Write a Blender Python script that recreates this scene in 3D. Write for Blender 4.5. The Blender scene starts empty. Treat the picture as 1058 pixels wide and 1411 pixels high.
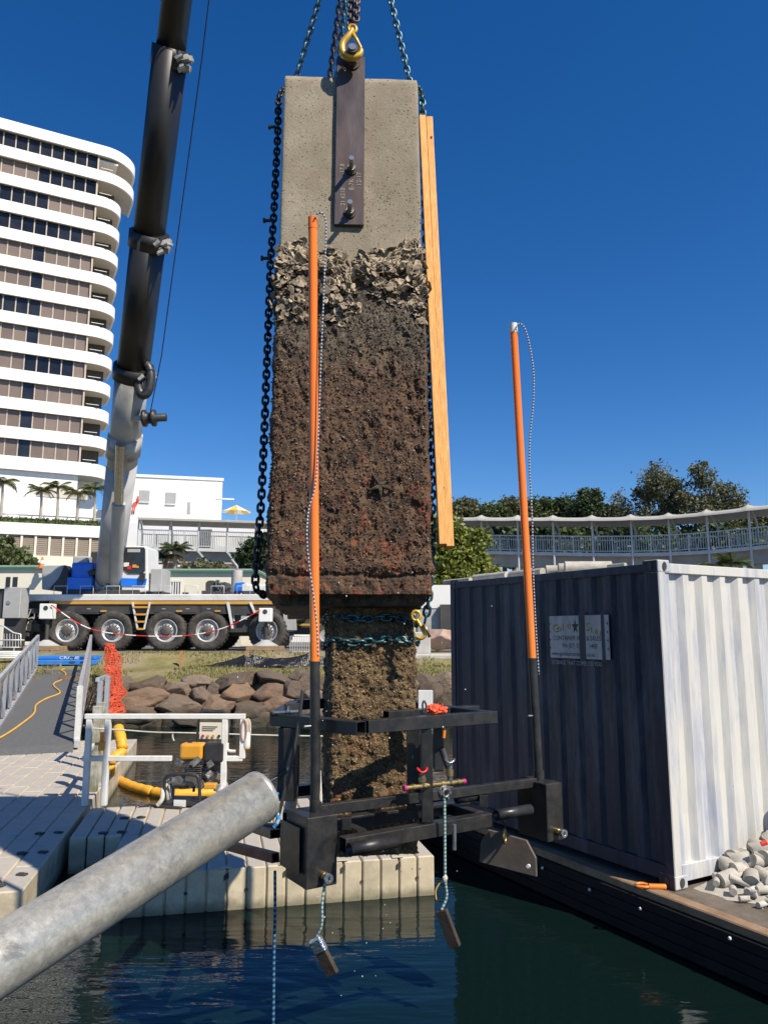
import bpy, bmesh, math, random
import numpy as np
from mathutils import Vector, Matrix, noise as mn
random.seed(7); rng = np.random.default_rng(7)
R = math.radians
S = bpy.context.scene
COL = S.collection
# ------------------------------------------------------------------ camera, sky, sun, exposure
FPX = 1050.0; TH = math.atan(165 / 1050); CT, ST = math.cos(TH), math.sin(TH); EZ = 2.65
cam = bpy.data.cameras.new('camera'); camo = bpy.data.objects.new('camera', cam); COL.objects.link(camo)
cam.sensor_fit = 'VERTICAL'; cam.sensor_height = 36; cam.lens = FPX / 1411 * 36
cam.clip_start = 0.05; cam.clip_end = 3000
camo.location = (0, 0, EZ); camo.rotation_euler = (R(90) + TH, 0, 0); S.camera = camo
SUN_AZ, SUN_EL = R(47.5), R(47.5)          # to the right of straight behind the camera
sdir = Vector((math.sin(SUN_AZ) * math.cos(SUN_EL), -math.cos(SUN_AZ) * math.cos(SUN_EL), math.sin(SUN_EL)))
w = bpy.data.worlds.new('World'); S.world = w; w.use_nodes = True
nt = w.node_tree; bg = nt.nodes['Background']
sky = nt.nodes.new('ShaderNodeTexSky'); sky.sky_type = 'NISHITA'; sky.sun_disc = False
sky.sun_elevation = SUN_EL; sky.sun_rotation = math.atan2(sdir.x, sdir.y)
sky.altitude = 800; sky.air_density = 1.0; sky.dust_density = 0.15; sky.ozone_density = 4.0
hsv = nt.nodes.new('ShaderNodeHueSaturation'); hsv.inputs['Saturation'].default_value = 1.32; hsv.inputs['Hue'].default_value = .508
nt.links.new(sky.outputs[0], hsv.inputs['Color']); nt.links.new(hsv.outputs[0], bg.inputs[0]); bg.inputs[1].default_value = 0.098
sun = bpy.data.lights.new('sun', 'SUN'); sun.energy = 5.0; sun.angle = R(0.53); sun.color = (1, 0.91, 0.77)
suno = bpy.data.objects.new('sun', sun); COL.objects.link(suno); suno.rotation_euler = sdir.to_track_quat('Z', 'Y').to_euler()
S.view_settings.view_transform = 'Standard'; S.view_settings.look = 'None'
S.view_settings.exposure = 0.40; S.view_settings.gamma = 1; S.view_settings.use_curve_mapping = False
S.render.engine = 'CYCLES'

# ------------------------------------------------------------------ pixel -> place
def V(*a): return Vector(a)
def ray(px, py):
    v = py - 705.5; fw = FPX * CT + v * ST; up = FPX * ST - v * CT
    return V((px - 529) / fw, 1, up / fw)
EYE = V(0, 0, EZ); WZ = 0.0          # water level
def at(px, py, Y): return EYE + ray(px, py) * Y
def onz(px, py, z):
    r = ray(px, py); return EYE + r * ((z - EZ) / r.z)
def onplane(px, py, P, n):
    r = ray(px, py); return EYE + r * ((P - EYE).dot(n) / r.dot(n))

# ------------------------------------------------------------------ materials
M = {}
def nodes(name):
    m = bpy.data.materials.new(name); m.use_nodes = True; M[name] = m
    t = m.node_tree; b = t.nodes['Principled BSDF']
    return m, t, b
def N(t, kind, **kw):
    n = t.nodes.new(kind)
    for k, v in kw.items():
        if k in n.inputs: n.inputs[k].default_value = v
        else: setattr(n, k, v)
    return n
def L(t, a, b): t.links.new(a, b)
def c4(c): return (c[0], c[1], c[2], 1)
def coords(t, stretch=(1, 1, 1), rnd=True):
    tc = N(t, 'ShaderNodeTexCoord'); out = tc.outputs['Object']
    if rnd:
        oi = N(t, 'ShaderNodeObjectInfo'); ml = N(t, 'ShaderNodeMath', operation='MULTIPLY'); ml.inputs[1].default_value = 37.0
        L(t, oi.outputs['Random'], ml.inputs[0])
        va = N(t, 'ShaderNodeVectorMath', operation='ADD'); L(t, out, va.inputs[0]); L(t, ml.outputs[0], va.inputs[1]); out = va.outputs[0]
    if stretch != (1, 1, 1):
        mp = N(t, 'ShaderNodeMapping'); mp.inputs['Scale'].default_value = stretch; L(t, out, mp.inputs[0]); out = mp.outputs[0]
    return out
def ramp(t, fac, stops, interp='LINEAR'):
    r = N(t, 'ShaderNodeValToRGB'); r.color_ramp.interpolation = interp
    e = r.color_ramp.elements
    while len(e) < len(stops): e.new(0.5)
    for i, (p, c) in enumerate(stops): e[i].position = p; e[i].color = c4(c)
    L(t, fac, r.inputs[0]); return r.outputs[0]
def noisetex(t, vec, scale, detail=6, rough=0.6, dist=0):
    n = N(t, 'ShaderNodeTexNoise'); n.inputs['Scale'].default_value = scale; n.inputs['Detail'].default_value = detail
    n.inputs['Roughness'].default_value = rough; n.inputs['Distortion'].default_value = dist; L(t, vec, n.inputs['Vector']); return n.outputs['Fac']
def mixc(t, fac, a, b, mode='MIX'):
    m = N(t, 'ShaderNodeMix', data_type='RGBA', blend_type=mode)
    for i, x in ((0, fac), (6, a), (7, b)):
        if hasattr(x, 'node'): L(t, x, m.inputs[i])
        else: m.inputs[i].default_value = x if i == 0 else c4(x)
    return m.outputs[2]
def bumpn(t, h, strength, dist=0.02, prev=None):
    b = N(t, 'ShaderNodeBump'); b.inputs['Strength'].default_value = strength; b.inputs['Distance'].default_value = dist
    L(t, h, b.inputs['Height'])
    if prev: L(t, prev, b.inputs['Normal'])
    return b.outputs[0]
def mat(name, c1, c2=None, rough=0.6, metal=0.0, scale=4, bump=0.0, bscale=None, bdist=0.01, rnd=0.0, stretch=(1, 1, 1), dirt=None, dirtamt=0.5, rvar=0.12, spec=0.5, lo=.35, hi=.65):
    m, t, b = nodes(name)
    vec = coords(t, stretch); c2 = c2 or tuple(x * 0.8 for x in c1)
    n1 = noisetex(t, vec, scale, 8, 0.62)
    col = ramp(t, n1, [(lo, c1), (hi, c2)])
    if dirt:
        n2 = noisetex(t, vec, scale * 0.37 + 0.3, 9, 0.7, 0.4)
        col = mixc(t, ramp(t, n2, [(.5, (0, 0, 0)), (.72, (dirtamt,) * 3)]), col, dirt)
    if rnd:
        oi = N(t, 'ShaderNodeObjectInfo'); hv = N(t, 'ShaderNodeHueSaturation'); mr = N(t, 'ShaderNodeMapRange')
        mr.inputs['To Min'].default_value = 1 - rnd; mr.inputs['To Max'].default_value = 1 + rnd
        L(t, oi.outputs['Random'], mr.inputs['Value']); L(t, mr.outputs[0], hv.inputs['Value']); L(t, col, hv.inputs['Color']); col = hv.outputs[0]
    L(t, col, b.inputs['Base Color'])
    mr = N(t, 'ShaderNodeMapRange'); mr.inputs['To Min'].default_value = max(.02, rough - rvar); mr.inputs['To Max'].default_value = min(1, rough + rvar)
    L(t, n1, mr.inputs['Value']); L(t, mr.outputs[0], b.inputs['Roughness'])
    b.inputs['Metallic'].default_value = metal; b.inputs['Specular IOR Level'].default_value = spec
    if bump: L(t, bumpn(t, noisetex(t, vec, bscale or scale * 4, 8, 0.65), bump, bdist), b.inputs['Normal'])
    return m

mat('white_paint', (.80, .80, .77), (.76, .76, .73), .55, scale=.5, dirt=(.6, .58, .52), dirtamt=.25)
mat('hotel_white', (.88, .87, .84), (.83, .82, .79), .6, scale=.35, dirt=(.66, .64, .6), dirtamt=.2)
mat('cream_wall', (.80, .75, .60), (.74, .69, .55), .65, scale=.6, dirt=(.55, .5, .4), dirtamt=.25)
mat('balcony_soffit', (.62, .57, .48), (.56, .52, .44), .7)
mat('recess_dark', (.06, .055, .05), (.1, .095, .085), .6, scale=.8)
mat('mullion', (.5, .42, .33), None, .5)
mat('blind_glass', (.21, .16, .125), (.17, .13, .105), .25, scale=.6, rnd=.2)
mat('dark_glass', (.012, .014, .018), (.025, .026, .03), .07, scale=.8, rnd=.4, rvar=.03)
mat('grey_window', (.42, .42, .41), (.36, .36, .35), .3, scale=2)
mat('louvre', (.33, .27, .21), (.26, .21, .165), .6, scale=1.5, stretch=(.3, .3, 12))
mat('green_trim', (.05, .2, .11), None, .45)
mat('hedge', (.07, .115, .03), (.12, .16, .05), .8, scale=6, bump=1, bscale=20, bdist=.1)
mat('boom_grey', (.46, .46, .45), (.34, .34, .33), .34, scale=1.2, dirt=(.1, .09, .08), dirtamt=.7, stretch=(1, 1, .3))
mat('boom_black', (.012, .012, .012), (.020, .018, .017), .46, scale=1.0, stretch=(1, 1, .1), rvar=.1)
mat('collar_grey', (.5, .48, .44), (.3, .29, .27), .5, scale=3, dirt=(.05, .05, .05), dirtamt=.8)
mat('truck_white', (.72, .72, .70), (.62, .62, .6), .35, scale=1, dirt=(.3, .28, .24), dirtamt=.5)
mat('truck_orange', (.62, .33, .05), (.55, .27, .04), .45, scale=2)
mat('truck_dark', (.035, .034, .033), (.06, .057, .053), .55, scale=1.5, dirt=(.12, .1, .08))
mat('truck_blue', (.015, .2, .8), (.012, .16, .68), .3, scale=1, dirt=(.03, .06, .15), dirtamt=.4)
mat('navy_paint', (.015, .02, .055), None, .35)
mat('cabinet_grey', (.42, .42, .41), (.36, .36, .35), .5, scale=1.5, dirt=(.22, .2, .18))
mat('tyre', (.028, .027, .026), (.085, .075, .062), .85, scale=6, bump=.3)
mat('rim', (.55, .55, .54), (.4, .39, .37), .5, .25, scale=5, dirt=(.12, .1, .08), dirtamt=.8)
mat('hub_dark', (.11, .105, .1), (.06, .055, .05), .6, scale=8)
mat('red_tape', (.6, .03, .03), None, .5)
mat('white_tape', (.8, .8, .78), None, .5)
mat('mat_timber', (.34, .24, .14), (.24, .16, .09), .75, scale=3, stretch=(1, 8, 8), bump=.3)
mat('stake', (.46, .26, .12), (.36, .19, .08), .7, scale=6, stretch=(6, 6, 1))
mat('black_film', (.012, .012, .012), (.02, .02, .02), .22, scale=3, bump=.6, bscale=4, bdist=.1)
mat('aluminium', (.62, .63, .65), (.5, .51, .53), .38, .55, scale=4, dirt=(.25, .25, .25), dirtamt=.4)
mat('ramp_grit', (.105, .107, .107), (.085, .087, .088), .9, scale=30, bump=.5, bscale=140, bdist=.005, dirt=(.16, .155, .14), dirtamt=.5)
mat('blue_mat', (.04, .22, .62), (.03, .17, .5), .4, scale=3, dirt=(.2, .25, .3), dirtamt=.5)
mat('orange_net', (.66, .1, .035), (.52, .075, .03), .6, scale=5)
mat('yellow_cord', (.75, .42, .06), None, .5)
mat('pontoon', (.58, .50, .345), (.46, .39, .27), .75, scale=6, bump=.35, bscale=60, bdist=.004, rnd=.07, dirt=(.25, .215, .16), dirtamt=.6)
t = M['pontoon'].node_tree; b = t.nodes['Principled BSDF']; ln_ = b.inputs['Base Color'].links[0]; src = ln_.from_socket   # pontoon top wear
gm = N(t, 'ShaderNodeNewGeometry'); sp = N(t, 'ShaderNodeSeparateXYZ'); L(t, gm.outputs['True Normal'], sp.inputs[0])
L(t, mixc(t, ramp(t, sp.outputs['Z'], [(.6, (0, 0, 0)), (.95, (.8,) * 3)]), src, mixc(t, noisetex(t, coords(t), 7, 8, .75), (.27, .25, .225), (.48, .45, .41))), b.inputs['Base Color'])
lk = b.inputs['Base Color'].links[0].from_socket; sp2 = N(t, 'ShaderNodeSeparateXYZ'); L(t, gm.outputs['Position'], sp2.inputs[0])   # waterline algae
ad = N(t, 'ShaderNodeMath', operation='MULTIPLY_ADD'); ad.inputs[1].default_value = .16; L(t, noisetex(t, gm.outputs['Position'], 9, 6, .7), ad.inputs[0]); L(t, sp2.outputs['Z'], ad.inputs[2])
L(t, mixc(t, ramp(t, ad.outputs[0], [(.10, (.75,) * 3), (.19, (0, 0, 0))]), lk, (.12, .11, .06)), b.inputs['Base Color'])
mat('pontoon_dark', (.05, .047, .04), None, .8)
mat('gate_white', (.76, .75, .71), (.66, .65, .6), .45, scale=5, dirt=(.34, .32, .26), dirtamt=.6)
mat('slimy_white', (.5, .49, .42), (.22, .2, .12), .6, scale=5, dirt=(.1, .1, .05), dirtamt=.8)
mat('yellow_boom', (.78, .40, .03), (.7, .33, .02), .55, scale=5, dirt=(.3, .2, .05), dirtamt=.4)
mat('engine_yellow', (.72, .34, .03), (.62, .28, .03), .35, scale=5, dirt=(.2, .15, .08), dirtamt=.4)
mat('engine_metal', (.3, .29, .27), (.1, .095, .09), .45, .7, scale=18, bump=.5)
mat('black_plastic', (.02, .02, .022), (.04, .038, .036), .45, scale=8)
mat('white_plastic', (.75, .74, .7), None, .5)
mat('rope_white', (.6, .57, .5), (.4, .37, .3), .85, scale=40)
mat('frame_black', (.012, .012, .012), (.026, .024, .022), .38, scale=14, bump=.18, bscale=60, bdist=.003, dirt=(.075, .062, .05), dirtamt=.45, rvar=.2)
mat('brass', (.55, .4, .16), (.3, .2, .08), .35, .9, scale=20)
mat('steel_bright', (.6, .59, .57), (.35, .34, .32), .3, .9, scale=20)
mat('red_plastic', (.7, .02, .02), None, .4)
mat('magenta_plastic', (.5, .02, .15), None, .4)
mat('orange_pvc', (.95, .215, .022), (.93, .2, .02), .15, scale=6, dirt=(.75, .17, .03), dirtamt=.25, rvar=.05)
mat('orange_plastic', (.85, .24, .02), (.75, .19, .015), .4, scale=6, dirt=(.3, .12, .03), dirtamt=.5)
mat('orange_cloth', (.85, .12, .04), (.7, .09, .03), .8, scale=10)
mat('red_bar', (.17, .02, .018), (.11, .014, .012), .5, scale=8, dirt=(.06, .03, .02))
mat('chain_blue', (.06, .15, .19), (.12, .22, .25), .42, .55, scale=30, dirt=(.1, .08, .06), dirtamt=.7, rnd=.2)
mat('chain_brown', (.075, .055, .05), (.14, .1, .085), .5, .6, scale=30, rnd=.2)
mat('chain_shaded', (.02, .022, .024), (.04, .042, .045), .4, .6, scale=30, rnd=.2)  # shade on the pile's left side is put into this chain's colour
mat('chain_teal', (.03, .15, .18), (.05, .06, .055), .35, .5, scale=40, dirt=(.03, .025, .02), dirtamt=.8, rnd=.3)
mat('hook_yellow', (.72, .46, .03), (.5, .25, .05), .35, .2, scale=14, dirt=(.2, .1, .03), dirtamt=.7)
mat('timber', (.86, .47, .14), (.66, .29, .065), .6, scale=6, stretch=(12, 12, .6), bump=.15, bscale=30, bdist=.003)
mat('core_concrete', (.47, .44, .38), (.34, .32, .275), .85, scale=9, bump=.5, bscale=70, bdist=.006, rnd=.14, dirt=(.3, .28, .24), dirtamt=.5)
mat('barge_rubber', (.007, .007, .007), (.014, .013, .012), .7, scale=4, dirt=(.03, .024, .018), spec=.25)
mat('barge_edge', (.30, .2, .12), (.2, .12, .065), .75, scale=6, bump=.4, dirt=(.08, .05, .03))
mat('rust_plate', (.10, .085, .07), (.16, .13, .1), .6, .3, scale=7, bump=.2, dirt=(.2, .1, .05), dirtamt=.6)
mat('rusty_bar', (.085, .06, .042), (.045, .034, .026), .75, .3, scale=14, bump=.5, bscale=50)
mat('foil', (.75, .75, .76), (.55, .55, .56), .22, .9, scale=20, bump=.7, bscale=30)
mat('droplet', (.85, .87, .9), None, .05, spec=1)
mat('sign_plate', (.5, .5, .48), (.36, .365, .36), .6, scale=5, stretch=(2, 2, .5))
mat('navy_streak', (.05, .055, .065), (.035, .038, .05), .6)
mat('text_dark', (.02, .02, .035), None, .6)
mat('text_yellow', (.55, .43, .03), None, .6)
mat('text_pale', (.42, .42, .42), None, .6)
mat('walk_metal', (.60, .61, .60), (.5, .51, .5), .45, .2, scale=2)
mat('walk_concrete', (.4, .39, .36), (.32, .31, .29), .8, scale=1.5)
mat('canopy_cloth', (.42, .41, .37), (.36, .35, .32), .8, scale=.6)
mat('bark', (.17, .13, .095), (.1, .075, .055), .9, scale=5, bump=.6)
mat('palm_bark', (.46, .41, .35), (.36, .32, .27), .85, scale=4, bump=.4)
mat('umbrella_yellow', (.8, .5, .08), None, .7)
mat('soil', (.24, .15, .085), (.17, .1, .055), .95, scale=3, bump=.5)
mat('concrete_block', (.52, .5, .46), (.42, .4, .37), .85, scale=2.5, bump=.3, dirt=(.28, .26, .23))
mat('stone_pink', (.42, .3, .24), (.32, .22, .17), .85, scale=2.5, bump=.5)
mat('flamingo_red', (.75, .1, .07), None, .7)
mat('skin_cloth', (.7, .35, .25), None, .8)
def leafmat(name, c1, c2):
    m, t, b = nodes(name)
    tc = N(t, 'ShaderNodeTexCoord'); n1 = noisetex(t, tc.outputs['Object'], 1.1, 4)
    g = N(t, 'ShaderNodeNewGeometry'); col = ramp(t, n1, [(.35, c1), (.65, c2)])
    hv = N(t, 'ShaderNodeHueSaturation'); mr = N(t, 'ShaderNodeMapRange'); mr.inputs['To Min'].default_value = .6; mr.inputs['To Max'].default_value = 1.45
    L(t, g.outputs['Random Per Island'], mr.inputs['Value']); L(t, mr.outputs[0], hv.inputs['Value']); L(t, col, hv.inputs['Color'])
    L(t, hv.outputs[0], b.inputs['Base Color']); b.inputs['Roughness'].default_value = .55
    tr = N(t, 'ShaderNodeBsdfTranslucent'); L(t, hv.outputs[0], tr.inputs['Color'])
    mx = N(t, 'ShaderNodeMixShader'); mx.inputs[0].default_value = .28; L(t, b.outputs[0], mx.inputs[1]); L(t, tr.outputs[0], mx.inputs[2])
    L(t, mx.outputs[0], t.nodes['Material Output'].inputs[0])
leafmat('leaf_gum', (.10, .115, .05), (.17, .165, .085))
leafmat('leaf_dark', (.03, .055, .02), (.055, .085, .03))
leafmat('leaf_mid', (.07, .1, .03), (.11, .14, .045))
leafmat('leaf_bright', (.15, .18, .025), (.23, .25, .05))
leafmat('leaf_palm', (.09, .13, .03), (.2, .2, .05))
leafmat('leaf_straw', (.3, .2, .06), (.22, .17, .06))
leafmat('grass', (.15, .15, .04), (.25, .22, .08))

# water: dark, mirror-like, two scales of ripples and rings from the drips
m, t, b = nodes('water')
tc = N(t, 'ShaderNodeTexCoord'); mp = N(t, 'ShaderNodeMapping'); mp.inputs['Scale'].default_value = (.6, 2.0, 1); L(t, tc.outputs['Object'], mp.inputs[0])
b.inputs['Base Color'].default_value = (.003, .010, .009, 1); b.inputs['Roughness'].default_value = .015; b.inputs['IOR'].default_value = 1.33
h1 = noisetex(t, mp.outputs[0], 1.3, 2, .5, .9); h2 = noisetex(t, mp.outputs[0], 5.5, 3, .5, .4)
nb = bumpn(t, h1, .15, .09); nb = bumpn(t, h2, .24, .014, nb)
L(t, nb, b.inputs['Normal'])
# concrete of the pile: pores, formwork tone
m, t, b = nodes('pile_concrete')
vec = coords(t, rnd=False)
col = ramp(t, noisetex(t, vec, 2.2, 9, .65), [(.3, (.215, .175, .115)), (.5, (.295, .25, .175)), (.7, (.39, .345, .255))])
col = mixc(t, ramp(t, noisetex(t, vec, 1.2, 6, .7, .5), [(.5, (0, 0, 0)), (.7, (.6,) * 3)]), col, (.19, .155, .1))
vo = N(t, 'ShaderNodeTexVoronoi'); vo.inputs['Scale'].default_value = 34; L(t, vec, vo.inputs['Vector'])
pores = ramp(t, vo.outputs['Distance'], [(.14, (0, 0, 0)), (.21, (1, 1, 1))])
gate = ramp(t, noisetex(t, vec, 13, 3), [(.44, (1, 1, 1)), (.5, (0, 0, 0))])
pm = N(t, 'ShaderNodeMath', operation='MAXIMUM'); L(t, pores, pm.inputs[0]); L(t, gate, pm.inputs[1])
col = mixc(t, pm.outputs[0], (.09, .07, .05), col)
L(t, col, b.inputs['Base Color']); b.inputs['Roughness'].default_value = .85
nb = bumpn(t, pm.outputs[0], .9, .006); col2 = mixc(t, ramp(t, noisetex(t, vec, 70, 5, .7), [(.35, (.55,) * 3), (.6, (0, 0, 0))]), col, (.17, .135, .09)); L(t, col2, b.inputs['Base Color'])
nb = bumpn(t, noisetex(t, vec, 55, 8, .7), .6, .008, nb); L(t, nb, b.inputs['Normal'])
# marine growth on the jacket (weed, sponge, silt)
def growth(name, stops, redcol, redlo, redhi, scale):
    m, t, b = nodes(name)
    vec = coords(t, rnd=False)
    n1 = noisetex(t, vec, scale, 12, .75, .3); col = ramp(t, n1, stops)
    n2 = noisetex(t, vec, 3.1, 8, .75, .8); sp = N(t, 'ShaderNodeSeparateXYZ'); L(t, vec, sp.inputs[0])
    band = N(t, 'ShaderNodeMapRange'); band.inputs['From Min'].default_value = redhi; band.inputs['From Max'].default_value = redlo
    L(t, sp.outputs['Z'], band.inputs['Value'])
    ml = N(t, 'ShaderNodeMath', operation='MULTIPLY'); L(t, ramp(t, n2, [(.525, (0, 0, 0)), (.63, (.9,) * 3)]), ml.inputs[0]); L(t, band.outputs[0], ml.inputs[1])
    col = mixc(t, ml.outputs[0], col, redcol)
    up = N(t, 'ShaderNodeMapRange'); up.inputs['From Min'].default_value = 4.55; up.inputs['From Max'].default_value = 4.95; L(t, sp.outputs['Z'], up.inputs['Value'])
    col = mixc(t, up.outputs[0], col, ramp(t, n1, [(.36, (.024, .02, .014)), (.5, (.085, .07, .047)), (.66, (.18, .15, .1))]))
    spk = ramp(t, noisetex(t, vec, 75, 3, .6), [(.64, (0, 0, 0)), (.7, (.8,) * 3)])
    col = mixc(t, spk, col, (.36, .30, .2))
    L(t, col, b.inputs['Base Color'])
    rr = N(t, 'ShaderNodeMapRange'); rr.inputs['To Min'].default_value = .9; rr.inputs['To Max'].default_value = .42; L(t, noisetex(t, vec, 22, 4), rr.inputs['Value']); L(t, rr.outputs[0], b.inputs['Roughness'])
    L(t, bumpn(t, noisetex(t, vec, 48, 8, .75), 1.0, .02), b.inputs['Normal'])
growth('weed_growth', [(.34, (.010, .007, .004)), (.44, (.052, .029, .015)), (.54, (.115, .06, .029)), (.68, (.19, .118, .06))], (.42, .07, .02), 3.0, 4.5, 9)
growth('lip_growth', [(.34, (.014, .011, .007)), (.48, (.05, .036, .02)), (.58, (.1, .07, .036)), (.72, (.17, .12, .06))], (.2, .05, .02), -5, -4, 9)
growth('barnacle_growth', [(.34, (.014, .009, .004)), (.46, (.075, .046, .018)), (.57, (.17, .108, .042)), (.70, (.40, .31, .17))], (.22, .07, .03), 1.2, 2.6, 10)
mat('shell', (.38, .30, .195), (.075, .053, .033), .6, scale=14, rnd=.45, bump=.6, bscale=60, bdist=.006, dirt=(.06, .045, .03), dirtamt=.8)
mat('weed_tuft', (.05, .026, .014), (.125, .066, .032), .55, scale=30)
mat('barnacle', (.26, .175, .08), (.07, .043, .018), .55, scale=16)
mat('plate_steel', (.085, .07, .068), (.125, .1, .095), .42, .55, scale=6, stretch=(1, 1, .3), dirt=(.16, .07, .035), dirtamt=.55, bump=.08, bscale=40)
mat('chalk', (.36, .32, .22), None, .9)
# container paint
def contmat(name, a, bcol, c, s1, lo, hi):
    m, t, b = nodes(name); vec = coords(t, (1, 1, .09), rnd=False); v2 = coords(t, (1, 1, .5), rnd=False)
    n1 = noisetex(t, vec, s1, 8, .68, .2); col = ramp(t, n1, [(lo, a), (hi, bcol)])
    col = mixc(t, ramp(t, noisetex(t, coords(t, (1, 1, .22), rnd=False), 3.2, 12, .74), [(.49, (0, 0, 0)), (.66, (.85,) * 3)]), col, c)
    col = mixc(t, ramp(t, noisetex(t, coords(t, (1, 1, .3), rnd=False), 7, 12, .8), [(.645, (0, 0, 0)), (.7, (.8,) * 3)]), col, (.11, .05, .022))
    L(t, col, b.inputs['Base Color']); b.inputs['Roughness'].default_value = .55
    L(t, bumpn(t, noisetex(t, v2, 18, 6), .15, .006), b.inputs['Normal'])
contmat('container_navy', (.005, .008, .026), (.02, .026, .046), (.07, .08, .105), 4.0, .42, .68)
contmat('container_pale', (.55, .535, .485), (.27, .305, .41), (.58, .57, .525), 5.5, .45, .68)
# rocks of the bank
m, t, b = nodes('boulder'); vec = coords(t)
oi = N(t, 'ShaderNodeObjectInfo')
base = ramp(t, oi.outputs['Random'], [(0, (.12, .085, .058)), (.35, (.22, .165, .115)), (.6, (.15, .11, .08)), (.82, (.28, .175, .105)), (1, (.27, .23, .18))])
n1 = noisetex(t, vec, 1.7, 9, .7); col = mixc(t, ramp(t, n1, [(.45, (0, 0, 0)), (.7, (.5,) * 3)]), base, (.10, .085, .072))
col = mixc(t, ramp(t, noisetex(t, vec, 2.6, 9, .75), [(.56, (0, 0, 0)), (.7, (.6,) * 3)]), col, (.36, .27, .19))
gm = N(t, 'ShaderNodeNewGeometry'); sp = N(t, 'ShaderNodeSeparateXYZ'); L(t, gm.outputs['Position'], sp.inputs[0])
wt = N(t, 'ShaderNodeMapRange'); wt.inputs['From Min'].default_value = .55; wt.inputs['From Max'].default_value = .25; L(t, sp.outputs['Z'], wt.inputs['Value'])
col = mixc(t, wt.outputs[0], col, (.07, .062, .04))
L(t, col, b.inputs['Base Color']); b.inputs['Roughness'].default_value = .85
L(t, bumpn(t, noisetex(t, vec, 2.5, 12, .78), 1.0, .12), b.inputs['Normal'])
# land
m, t, b = nodes('land'); tc = N(t, 'ShaderNodeTexCoord'); vec = tc.outputs['Object']
col = ramp(t, noisetex(t, vec, 1.3, 9, .7), [(.35, (.14, .135, .04)), (.55, (.22, .19, .075)), (.7, (.3, .25, .13))])
col = mixc(t, ramp(t, noisetex(t, vec, .45, 6, .7), [(.5, (0, 0, 0)), (.62, (.8,) * 3)]), col, (.30, .24, .16))
sp = N(t, 'ShaderNodeSeparateXYZ'); L(t, vec, sp.inputs[0])
far = N(t, 'ShaderNodeMapRange'); far.inputs['From Min'].default_value = 28; far.inputs['From Max'].default_value = 29; L(t, sp.outputs['Y'], far.inputs['Value'])
col = mixc(t, far.outputs[0], col, (.13, .12, .11)); L(t, col, b.inputs['Base Color']); b.inputs['Roughness'].default_value = .95
L(t, bumpn(t, noisetex(t, vec, 9, 8, .7), .8, .08), b.inputs['Normal'])
# galvanised pipe: spangled zinc
m, t, b = nodes('galvanised'); vec = coords(t, rnd=False)
vo = N(t, 'ShaderNodeTexVoronoi'); vo.inputs['Scale'].default_value = 85; L(t, vec, vo.inputs['Vector'])
col = ramp(t, noisetex(t, vec, 24, 12, .8, .4), [(.3, (.27, .265, .24)), (.5, (.44, .43, .38)), (.7, (.64, .62, .55))])
col = mixc(t, ramp(t, noisetex(t, vec, 11, 12, .8, .8), [(.54, (0, 0, 0)), (.64, (.7,) * 3)]), col, (.17, .165, .15))
col = mixc(t, ramp(t, noisetex(t, vec, 3.0, 6, .7), [(.45, (0, 0, 0)), (.7, (.45,) * 3)]), col, (.36, .33, .27))
sc = N(t, 'ShaderNodeSeparateColor'); L(t, vo.outputs['Color'], sc.inputs[0]); col = mixc(t, .3, col, ramp(t, sc.outputs[0], [(0, (.55,) * 3), (1, (1, 1, 1))]), 'MULTIPLY'); L(t, col, b.inputs['Base Color'])
b.inputs['Metallic'].default_value = .42
L(t, ramp(t, noisetex(t, vec, 9, 6, .7), [(.3, (.26,) * 3), (.7, (.42,) * 3)]), b.inputs['Roughness'])
nb = bumpn(t, noisetex(t, vec, 16, 8, .7), .35, .006); L(t, bumpn(t, noisetex(t, vec, 90, 5), .25, .002, nb), b.inputs['Normal'])
# two-tone braided cords: bands along the cord from its own length coordinate
def cord(name, a, bc, freq):
    m, t, b = nodes(name); uv = N(t, 'ShaderNodeUVMap'); sp = N(t, 'ShaderNodeSeparateXYZ'); L(t, uv.outputs[0], sp.inputs[0])
    ml = N(t, 'ShaderNodeMath', operation='MULTIPLY'); ml.inputs[1].default_value = freq; L(t, sp.outputs['X'], ml.inputs[0])
    fr = N(t, 'ShaderNodeMath', operation='FRACT'); L(t, ml.outputs[0], fr.inputs[0])
    L(t, ramp(t, fr.outputs[0], [(0, a), (.55, bc)], 'CONSTANT'), b.inputs['Base Color']); b.inputs['Roughness'].default_value = .8
cord('cord_black_white', (.03, .05, .08), (.5, .53, .58), 42)
cord('cord_blue', (.03, .03, .035), (.03, .22, .45), 34)
cord('cord_bright_blue', (.02, .2, .5), (.35, .5, .55), 22)
cord('cord_green_white', (.42, .44, .42), (.05, .22, .18), 44)
cord('tape_band', (.62, .03, .03), (.8, .8, .78), 1.15)
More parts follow.
